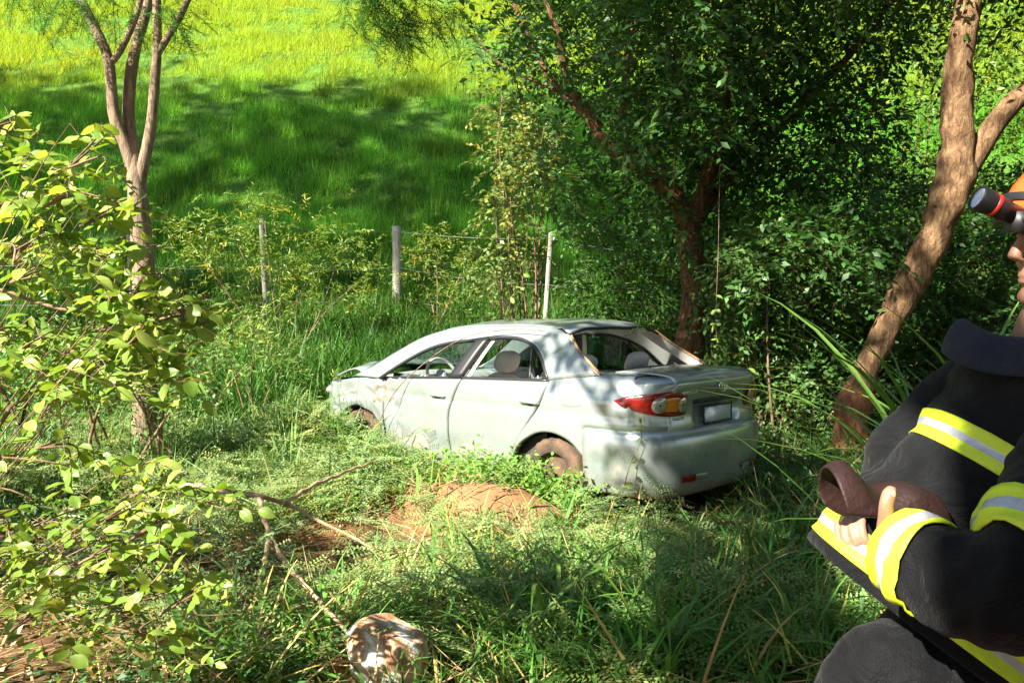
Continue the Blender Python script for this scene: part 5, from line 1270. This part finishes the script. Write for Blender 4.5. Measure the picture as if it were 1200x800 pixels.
def torso_secs():
    h = unit(V3(.81, 0, -.58)); Yv = V3(0, 1, 0)
    rows = []
    for (c, dx, w, ang) in [((.965, 1.80, 1.20), .335, .27, 0), ((.985, 1.80, 1.24), .335, .275, 0), ((1.08, 1.80, 1.39), .30, .27, 0), ((1.15, 1.80, 1.50), .285, .262, 0), ((1.19, 1.80, 1.60), .275, .265, 0), ((1.20, 1.80, 1.68), .25, .25, 0), ((1.19, 1.80, 1.755), .19, .21, .2), ((1.17, 1.80, 1.80), .12, .125, .4), ((1.165, 1.80, 1.825), .10, .11, .45)]:
        c = (c[0] + .04*min(1, (c[2] - 1.19)/.4), c[1], c[2] - .03); d = unit(h*(1 - ang) + ang*V3(1, 0, -.2)); rows.append((V3(*c), d*dx, Yv*w))
    return rows
def arm_secs(pts, rads):
    p = np.array(pts, float); T_ = unit(np.gradient(p, axis=0)); rows = []
    a = np.cross(T_[0], V3(0, 0, 1)); a = unit(a if np.linalg.norm(a) > .3 else np.cross(T_[0], V3(1, 0, 0)))
    for q, t_, r in zip(p, T_, rads):
        a = unit(a - t_*(a @ t_)); rows.append((q, a*r, np.cross(a, t_)*r))
    return rows
# near arm: shoulder, elbow beside the ribs, forearm reaching forward
LA = arm_secs([(1.2, 1.62, 1.70), (1.10, 1.53, 1.65), (.98, 1.43, 1.57), (.89, 1.37, 1.50), (.825, 1.345, 1.455), (.80, 1.39, 1.445), (.775, 1.46, 1.45), (.756, 1.53, 1.455), (.752, 1.54, 1.456)], [.12, .112, .104, .10, .096, .09, .086, .083, .075])
RA = arm_secs([(1.2, 2.0, 1.71), (1.10, 2.07, 1.60), (1.0, 2.05, 1.51), (.94, 1.95, 1.46), (.86, 1.86, 1.44), (.83, 1.82, 1.44)], [.115, .105, .095, .088, .08, .075])
GT, GLA, GRA = wrinkle(ringloft(torso_secs(), 48, 44), .032, 3.5, 71), wrinkle(ringloft(LA, 30, 60), .022, 7, 72), wrinkle(ringloft(RA, 30, 40), .014, 6, 73)
m = MB(); solid(m, GT); solid(m, GLA); solid(m, GRA)
jacket = m.build('jacket', M_coat, man); jacket.matrix_parent_inverse = Matrix.Translation(-Vector(man.location))
rm = jacket.modifiers.new('weld', 'REMESH'); rm.mode = 'VOXEL'; rm.voxel_size = .0085; rm.use_smooth_shade = True
sm = jacket.modifiers.new('soft', 'SMOOTH'); sm.factor = .5; sm.iterations = 3
def stripe(G, i0, i1, off=.006, j0=None, j1=None):
    """band of yellow, silver, yellow following rows i0..i1 of a lofted sleeve or body"""
    k, n = G.shape[:2]; r = np.linspace(i0, i1, 9); lo = np.clip(np.floor(r).astype(int), 0, k-2); fr = (r - lo)[:, None, None]
    B = G[lo]*(1-fr) + G[lo+1]*fr; c = B.mean(1, keepdims=True); B = B + unit(B - c)*off
    me = MB().grid(B, closed_u=True).mesh('reflective_stripe', True)
    me.materials.append(M_yellow); me.materials.append(M_silver)
    idx = np.repeat((np.array([0, 0, 0, 1, 1, 0, 0, 0]) if True else 0), n).astype(np.int32); me.polygons.foreach_set('material_index', idx)
    o = link('reflective_stripe', me, None, jacket); md = o.modifiers.new('t', 'SOLIDIFY'); md.thickness = .004; return o
stripe(GT, 1.6, 5.2, .005); stripe(GT, 18.2, 21.6, .005)
stripe(GLA, 52.0, 57.4, .004); stripe(GLA, 26.5, 32.8, .004)
# collar standing open round the neck
a = np.linspace(.25*np.pi, 1.95*np.pi, 36); rows = []
for z, r, dx in ((1.775, .12, .02), (1.81, .128, .015), (1.845, .138, .01), (1.835, .155, .005), (1.79, .165, 0), (1.765, .17, 0)):
    rows.append(np.stack([1.15 + dx + r*1.06*np.cos(a), 1.79 + r*np.sin(a), z + .012*np.sin(3*a) - .035*np.cos(a)], 1))
o = MB().grid(np.array(rows)).build('collar', M_collar, jacket); md = o.modifiers.new('t', 'SOLIDIFY'); md.thickness = .008; md2 = o.modifiers.new('s', 'SUBSURF'); md2.levels = md2.render_levels = 2

# trousers: hips, thighs forward, shins down
def leg(y, kx=0.0, fx=0.0, dz=0.0):
    return ringloft(arm_secs([(1.24, y*.3 + 1.8*.7, 1.22), (1.12, y, 1.16), (.97, y, 1.12 + dz), (.80 + kx, y, 1.12 + dz), (.765 + kx, y, 1.02 + dz), (.82 + kx, y, .84), (.90 + fx, y, GZ + .22)], [.15, .135, .125, .115, .115, .10, .105]), 26, 40)
GL1, GL2 = wrinkle(leg(1.69), .022, 6, 74), wrinkle(leg(1.96, .10, 0, -.17), .022, 6, 75)
m = MB(); solid(m, GL1); solid(m, GL2); m.ellipsoid((1.24, 1.8, 1.19), (.18, .22, .16), 20, 12)
tr = m.build('trousers', M_coat, man); tr.matrix_parent_inverse = Matrix.Translation(-Vector(man.location))
rm = tr.modifiers.new('weld', 'REMESH'); rm.mode = 'VOXEL'; rm.voxel_size = .011; rm.use_smooth_shade = True
sm = tr.modifiers.new('soft', 'SMOOTH'); sm.iterations = 3
for y in (1.69, 1.96):
    m = MB(); solid(m, ringloft([((.92, y, GZ + .30), V3(.075, 0, 0), V3(0, .07, 0)), ((.91, y, GZ + .12), V3(.07, 0, 0), V3(0, .065, 0)), ((.88, y, GZ + .05), V3(.10, 0, 0), V3(0, .065, 0)), ((.85, y, GZ - .01), V3(.14, 0, 0), V3(0, .06, 0))], 20, 14)); m.ellipsoid((.76, y, GZ + .035), (.09, .055, .05), 14, 8)
    b_ = m.build('boot', M_rubber, man); b_.matrix_parent_inverse = Matrix.Translation(-Vector(man.location))

# the body itself: head, neck, trunk, arms and hands as one surface
m = MB()
HC = V3(1.208, 1.79, 2.045)
def hd(x, y, z): return HC + V3(x, y, z)          # local: -x is forward
m.ellipsoid(hd(.015, 0, .045), (.098, .077, .095), 28, 18); m.ellipsoid(hd(-.03, 0, -.045), (.066, .06, .085), 24, 16)
solid(m, ringloft([(hd(-.095, 0, .03), V3(.012, 0, 0), V3(0, .011, 0)), (hd(-.112, 0, -.005), V3(.014, 0, 0), V3(0, .014, 0)), (hd(-.116, 0, -.02), V3(.012, 0, 0), V3(0, .018, 0)), (hd(-.095, 0, -.03), V3(.012, 0, 0), V3(0, .012, 0))], 12, 10))
m.ellipsoid(hd(-.088, 0, -.058), (.014, .024, .007), 12, 8); m.ellipsoid(hd(-.087, 0, -.072), (.014, .022, .008), 12, 8); m.ellipsoid(hd(-.075, 0, -.105), (.026, .03, .022), 14, 8)
for s in (-1, 1):
    m.ellipsoid(hd(.012, s*.076, -.005), (.018, .009, .033), 12, 10); m.ellipsoid(hd(-.07, s*.032, .028), (.022, .028, .009), 12, 8); m.ellipsoid(hd(-.06, s*.042, -.03), (.025, .022, .02), 12, 8)
solid(m, ringloft([(hd(.01, 0, -.06), V3(.06, 0, 0), V3(0, .057, 0)), (V3(1.175, 1.795, 1.88), V3(.06, 0, 0), V3(0, .058, 0)), (V3(1.19, 1.8, 1.79), V3(.085, 0, 0), V3(0, .1, 0)), (V3(1.2, 1.8, 1.70), V3(.12, 0, 0), V3(0, .17, 0)), (V3(1.18, 1.8, 1.5), V3(.13, 0, 0), V3(0, .16, 0)), (V3(1.19, 1.8, 1.25), V3(.13, 0, 0), V3(0, .16, 0))], 26, 24))
def limbs(pts, rads): solid(m, ringloft(arm_secs(pts, rads), 16, 24))
limbs([(1.2, 1.64, 1.70), (1.10, 1.53, 1.65), (.98, 1.43, 1.57), (.89, 1.37, 1.50), (.83, 1.36, 1.46), (.775, 1.46, 1.45), (.76, 1.52, 1.455)], [.06, .055, .05, .046, .042, .031, .03])
limbs([(1.2, 1.97, 1.70), (1.10, 2.06, 1.60), (1.0, 2.05, 1.51), (.93, 1.94, 1.46), (.85, 1.85, 1.44), (.82, 1.81, 1.44)], [.06, .052, .046, .042, .029, .03])
for y, kx, dz in ((1.69, 0, 0), (1.96, .10, -.17)): limbs([(1.2, y*.5 + .9, 1.22), (1.12, y, 1.16), (.97, y, 1.12 + dz), (.82 + kx, y, 1.11 + dz), (.79 + kx, y, 1.02 + dz), (.9, y, GZ + .15), (.9, y, GZ + .07)], [.1, .09, .075, .065, .06, .045, .04])
def hand(wr, fwd, upv, side):
    """wrist point, pointing direction, back-of-hand normal, thumb side (+1/-1)"""
    f_ = unit(np.array(fwd, float)); n_ = unit(np.array(upv, float) - f_*(np.array(upv, float) @ f_)); t_ = np.cross(n_, f_)*side; W = np.array(wr, float)
    solid(m, ringloft([(W, t_*.030, n_*.020), (W + f_*.035, t_*.040, n_*.017), (W + f_*.075, t_*.043, n_*.015), (W + f_*.092, t_*.040, n_*.013)], 18, 14))
    for k, (o_, L_) in enumerate(((.031, .068), (.011, .078), (-.010, .074), (-.031, .058))):
        b_ = W + f_*.085 + t_*o_; pts = [b_ - f_*.02, b_ + f_*L_*.28, b_ + f_*L_*.55 - n_*.022, b_ + f_*L_*.55 - n_*.05, b_ + f_*L_*.28 - n_*.064]
        solid(m, ringloft(arm_secs(pts, [.0098, .0095, .009, .0083, .007]), 12, 16))
    return W, f_, n_, t_
W_, f_, n_, t_ = hand((.785, 1.54, 1.455), (.05, .95, .25), (-.9, -.1, .1), 1)
# thumb of the near hand, standing up from the side of the palm
tb = V3(.722, 1.535, 1.52)
solid(m, ringloft(arm_secs([tb - [0, 0, .02], tb + [-.006, -.012, .018], tb + [-.010, -.018, .040], tb + [-.004, -.016, .060], tb + [.004, -.012, .072]], [.018, .0155, .0135, .0135, .008]), 14, 18))
W2, f2, n2, t2 = hand((.825, 1.815, 1.44), (-.75, -.6, .1), (-.2, .4, .9), 1)
tb2 = W2 + f2*.03 + t2*.03; solid(m, ringloft(arm_secs([tb2 - t2*.02, tb2 + f2*.02 + t2*.015, tb2 + f2*.045 + t2*.012, tb2 + f2*.062 + t2*.004], [.014, .013, .012, .009]), 12, 14))
body = m.build('body', M_skin, man); body.matrix_parent_inverse = Matrix.Translation(-Vector(man.location))
rm = body.modifiers.new('weld', 'REMESH'); rm.mode = 'VOXEL'; rm.voxel_size = .0042; rm.use_smooth_shade = True
sm = body.modifiers.new('soft', 'SMOOTH'); sm.factor = .5; sm.iterations = 3
def under(o, par=None): o.matrix_parent_inverse = Matrix.Translation(-Vector(man.location)); return o
under(MB().ellipsoid(tb + [-.002, -.0275, .062], (.0055, .002, .008), 10, 6).build('thumb_nail', M_nail, man))
for s in (-1, 1):
    under(MB().ellipsoid(hd(-.074, s*.033, .008), (.012, .014, .008), 10, 7).build('eye', M_plate, man)); under(MB().ellipsoid(hd(-.084, s*.033, .008), (.004, .006, .006), 8, 6).build('pupil', M_rubber, man))
    under(MB().tube(np.array([hd(-.088, s*.015, .034), hd(-.086, s*.035, .040), hd(-.075, s*.052, .034)]), .004, 5).build('eyebrow', M_hair, man))
under(MB().ellipsoid(hd(.05, 0, .01), (.07, .078, .085), 18, 12).build('hair', M_hair, man))
# helmet
hel = empty('helmet', tuple(HC - np.array(man.location) + [.02, 0, .055])); hel.parent = man; hel.rotation_euler = (0, math.radians(8), 0)
th = np.linspace(0, 2*np.pi, 40, endpoint=False); rows = []
for ph, k in ((0, 1.0), (.2, .995), (.45, .92), (.7, .8), (.95, .62), (1.2, .40), (1.4, .2), (1.55, .03)):
    rows.append(np.stack([.155*math.cos(ph)*np.cos(th), .122*math.cos(ph)*np.sin(th), .165*math.sin(ph) + .008*np.cos(3*th)*(ph < .1) - .01], 1))
o = MB().grid(np.array(rows), closed_u=True).build('shell', M_orange_h, hel); md = o.modifiers.new('t', 'SOLIDIFY'); md.thickness = .006; md.offset = 1
MB().tube(np.stack([.160*np.cos(np.r_[th, 0]), .127*np.sin(np.r_[th, 0]), np.full(41, -.014)], 1), .011, 8, cap=False).build('rim', M_rubber, hel)
MB().grid(np.array([np.stack([k*.158*np.cos(th), k*.126*np.sin(th), np.full(40, z)], 1) for z, k in ((.026, 1.02), (.030, 1.025), (.040, 1.018), (.044, 1.0))]), closed_u=True).build('strap', M_rubber, hel)
for s in (-1, 1): MB().tube(np.array([[.0, s*.115, -.01], [-.005, s*.085, -.06], [-.03, s*.065, -.13], [-.055, s*.03, -.175], [-.06, 0, -.18]]), .006, 6).build('chin_strap', M_rubber, hel)
lamp = empty('headlamp', tuple(HC - np.array(man.location) + [-.15, -.03, .075])); lamp.parent = man
R_l = np.array(Matrix.Rotation(math.radians(-66), 3, 'Y'))
def lathe(prof_, mt, nm):
    q = np.linspace(0, 2*np.pi, 20, endpoint=False); G = np.array([[[r*math.cos(t), r*math.sin(t), z] for t in q] for z, r in prof_]) @ R_l.T
    MB().grid(G, closed_u=True).build(nm, mt, lamp)
lathe([(-.035, .001), (-.035, .020), (.010, .021), (.012, .024), (.034, .024)], M_rubber, 'lamp_body'); lathe([(.034, .0245), (.036, .0262), (.041, .0262), (.043, .0245)], M_lamp_red, 'lamp_ring')
lathe([(.043, .0245), (.050, .026), (.078, .028), (.080, .026), (.076, .022)], M_rubber, 'lamp_head'); lathe([(.076, .022), (.0755, .001)], M_clear, 'lens')
MB().box((.022, 0, -.02), (.02, .022, .022)).build('bracket', M_rubber, lamp)
# leather gloves folded over in his hand
u = np.linspace(0, 1, 26); v = np.linspace(0, 1, 18); G = []
for a_ in u:
    row = []
    for b_ in v:
        an = -.5 + 3.7*b_; r = .062 + .02*math.sin(5*a_ + 3*b_) + .012*math.sin(11*a_)
        row.append([.665 + .22*a_ - .02*math.sin(3*b_), 1.64 + .05*math.cos(an)*1.5 + .02*a_, 1.525 + r*math.sin(an)*(.9 + .3*math.sin(3.14*a_)) - .03*a_])
    G.append(row)
gl = MB().grid(np.array(G)).build('leather_gloves', M_leather); md = gl.modifiers.new('t', 'SOLIDIFY'); md.thickness = .007; md2 = gl.modifiers.new('s', 'SUBSURF'); md2.levels = md2.render_levels = 1
tag(gl, 'folded dark brown leather gloves held under the firefighter\'s thumb', 'gloves')

# ------------------------------------------------------------------ tall roadside trees out of view whose crowns shade the place
def shade_tree(name, label, trunk, targets, seed, leaf=.2, dens=1.0, group=None, color=(.06, .13, .03)):
    """targets: (x, y, z, radius, distance up the sun's ray); the crown hangs where the light to them passes"""
    rg = np.random.default_rng(seed); b = np.array([trunk[0], trunk[1], float(terrain(trunk[0], trunk[1])) - .2])
    o = empty(name, b); tag(o, label, 'tree', group)
    C = np.array([np.array(t[:3]) + SUN_DIR*t[4] for t in targets]); Rr = np.array([t[3] for t in targets])
    m = MB(); top = C.mean(0); fork = b*.45 + top*.55; fork[:2] = b[:2]*.7 + top[:2]*.3
    limb(m, [b, .5*(b + fork) + [.1, .1, 0], fork], .28, .18, 9, 14, .15, seed)
    for c in C[::max(1, len(C)//14)]: limb(m, [fork, .5*(fork + c) + [0, 0, .3], c], .09, .02, 6, 10, .1, seed)
    part(m, 'trunk', M_bark_dark, o)
    LF = Leaves()
    for c, r in zip(C, Rr):
        n = max(6, int(dens*r*r*14/(leaf/.2)**2))
        p, d = sphere_pts(rg, c, (r, r, r), n); LF.sprays(rg, p, d + rg.normal(0, .4, d.shape), min(.6, r*.7), 9, leaf, leaf*.5, color, droop=.3)
    part(LF, 'crown', M_leaf, o)
rg = np.random.default_rng(91)
# over the pasture
TG = []
for yy in np.arange(16.6, 31.5, 1.5):
    for xx in np.arange(-27, 6, 1.6):
        x, y = xx + rg.uniform(-.6, .6), yy + rg.uniform(-.6, .6)
        edge = 28.3 + 4.5*(vnoise(x*.45, y*.2, 5) - .5) + (1.8 if x < -13 else 0) - 1.0*sstep(-6, 0, x)
        if y > edge or rg.uniform() < .015: continue
        TG.append((x, y, float(terrain(x, y)), rg.uniform(1.5, 1.9), rg.uniform(40, 45)))
TG.sort()
for k in range(4):
    tg = TG[k*len(TG)//4:(k+1)*len(TG)//4]; cx = np.mean([t[0] + SUN_DIR[0]*t[4] for t in tg]); 
    shade_tree('tall_tree', 'tall leafy tree in the row shading the pasture', (cx - 1, float(np.mean([t[1] + SUN_DIR[1]*t[4] for t in tg])) - 1), tg, 300 + k, .36, 2.8, 'tall trees beside the pasture')
# over the ground between verge and photographer
def T(px, py, r, dist=10, up=0.0):
    q = G_(px, py); return (q[0], q[1], q[2] + up, r, dist + rg.uniform(-1, 1))
near = [T(740, 740, .32), T(820, 700, .35), T(900, 660, .4), T(960, 620, .4), T(900, 600, .35), T(830, 790, .32), T(880, 740, .3), T(940, 560, .45), T(1000, 560, .45), T(990, 700, .35), T(780, 640, .28), T(860, 640, .35), T(840, 560, .3), T(930, 720, .35), T(760, 690, .25), T(930, 800, .35), T(1000, 620, .4)]
for px in range(790, 1010, 42):
    for py in range(530, 810, 38):
        if rg.uniform() > .13: near.append(T(px + rg.uniform(-12, 12), py + rg.uniform(-12, 12), .26))
for px in range(700, 790, 42):
    for py in range(700, 810, 36):
        if rg.uniform() > .2: near.append(T(px + rg.uniform(-12, 12), py + rg.uniform(-12, 12), .2))
for px, py in ((330, 650), (370, 680), (350, 720), (400, 650)): near.append(T(px, py, .17))
near = [q for q in near if q[0]/q[1] > .235 or q[1] > 5.6 or q[0] < -.4]
shade_tree('roadside_tree', 'leafy roadside tree behind the photographer', (-3.2, -6.5), near, 311, .16, 2.6, 'roadside trees behind the photographer')
far = [(3.55, 8.3, .5, .3, 14), (3.7, 8.3, .9, .3, 14), (3.95, 8.3, 1.5, .32, 14), (2.3, 7.3, .3, .4, 13), (1.9, 6.2, .3, .3, 13), (1.35, 6.9, 1.1, .25, 13), (2.9, 6.4, .2, .5, 13), (3.5, 7.4, .3, .7, 14), (2.7, 7.6, .3, .6, 14), (2.2, 8.4, .2, .6, 14), (1.2, 9.6, 4.9, .8, 15), (.3, 9.8, 4.6, .4, 15), (2.4, 9.5, 5.2, 1.0, 15), (5.4, 9, 2.8, 1.0, 15), (1.5, 6.4, 1.0, .22, 13), (1.7, 7.0, 1.1, .3, 13), (2.0, 6.6, .5, .45, 13), (3.4, 8.3, .8, .35, 14)]
for px in range(650, 1115, 46):
    for py in range(-20, 440, 46):
        a, b_ = px + rg.uniform(-14, 14), py + rg.uniform(-14, 14)
        if rg.uniform() < .20 or math.hypot(a - 935, b_ - 350) < 92 or math.hypot(a - 870, b_ - 270) < 34 or (a < 720 and b_ > 250) or (a > 1085 and 40 < b_ < 260): continue
        q = at(a, b_, 9.2); far.append((q[0], q[1], q[2], .40, 15))
shade_tree('roadside_tree', 'taller roadside tree standing behind the photographer', (-3.0, -4.5), far, 312, .2, 2.0, 'roadside trees behind the photographer')

low = []  # unseen tree, added to darken the ground behind the lit shrub
for px, py in ((330, 640), (370, 670), (290, 660), (250, 640), (340, 720), (390, 720), (270, 720), (420, 690), (310, 690), (210, 640), (180, 600), (150, 640), (230, 690), (130, 570), (90, 600), (180, 540), (120, 510), (60, 540), (60, 480)):
    q = G_(px, py); low.append((q[0], q[1], q[2] + .05, .24, 4.6 + rg.uniform(-.2, .4)))
shade_tree('ground_shading_tree', 'small unseen leafy tree added to shade the ground by the bright shrub', (-5.0, 2.4), low, 313, .11, 2.4)

# big unseen trees added behind and beside the photographer to block sky light
def sky_block_tree(x, y, z0, r, seed, label):
    rg = np.random.default_rng(seed); b = np.array([x, y, float(terrain(x, y)) - .2]); o = empty('sky_block_tree', b); tag(o, label, 'tree')
    m = MB(); limb(m, [b, b + [.2, .1, z0*.5], b + [0, .2, z0]], .35, .2, 9, 14, .15, seed)
    LF = Leaves()
    for k in range(16):
        c = b + [rg.normal(0, r*.5), rg.normal(0, r*.5), z0 + rg.uniform(-.2, .9)*r]; limb(m, [b + [0, .2, z0*.9], .5*(b + c) + [0, 0, z0*.4], c], .09, .02, 6, 8, .1, seed)
        p, d = sphere_pts(rg, c, (r*.42, r*.42, r*.36), 130); LF.sprays(rg, p, d, .7, 8, .34, .17, (.05, .11, .025), droop=.3)
    part(m, 'trunk', M_bark_dark, o); part(LF, 'crown', M_leaf, o)
sky_block_tree(5.0, -5.0, 4.5, 4.5, 401, 'big leafy tree on the bank at the firefighter\'s back')
sky_block_tree(10.5, 1.0, 4.5, 4.5, 402, 'big unseen leafy tree blocking the sky beyond the firefighter, past the leaning trunk')
sky_block_tree(13.5, 8.5, 4.5, 4.5, 403, 'big unseen leafy tree blocking the sky further along the bank from the leaning trunk')
sky_block_tree(-.5, -9.5, 5.0, 4.5, 404, 'big unseen leafy tree blocking the sky across the road behind the photographer')
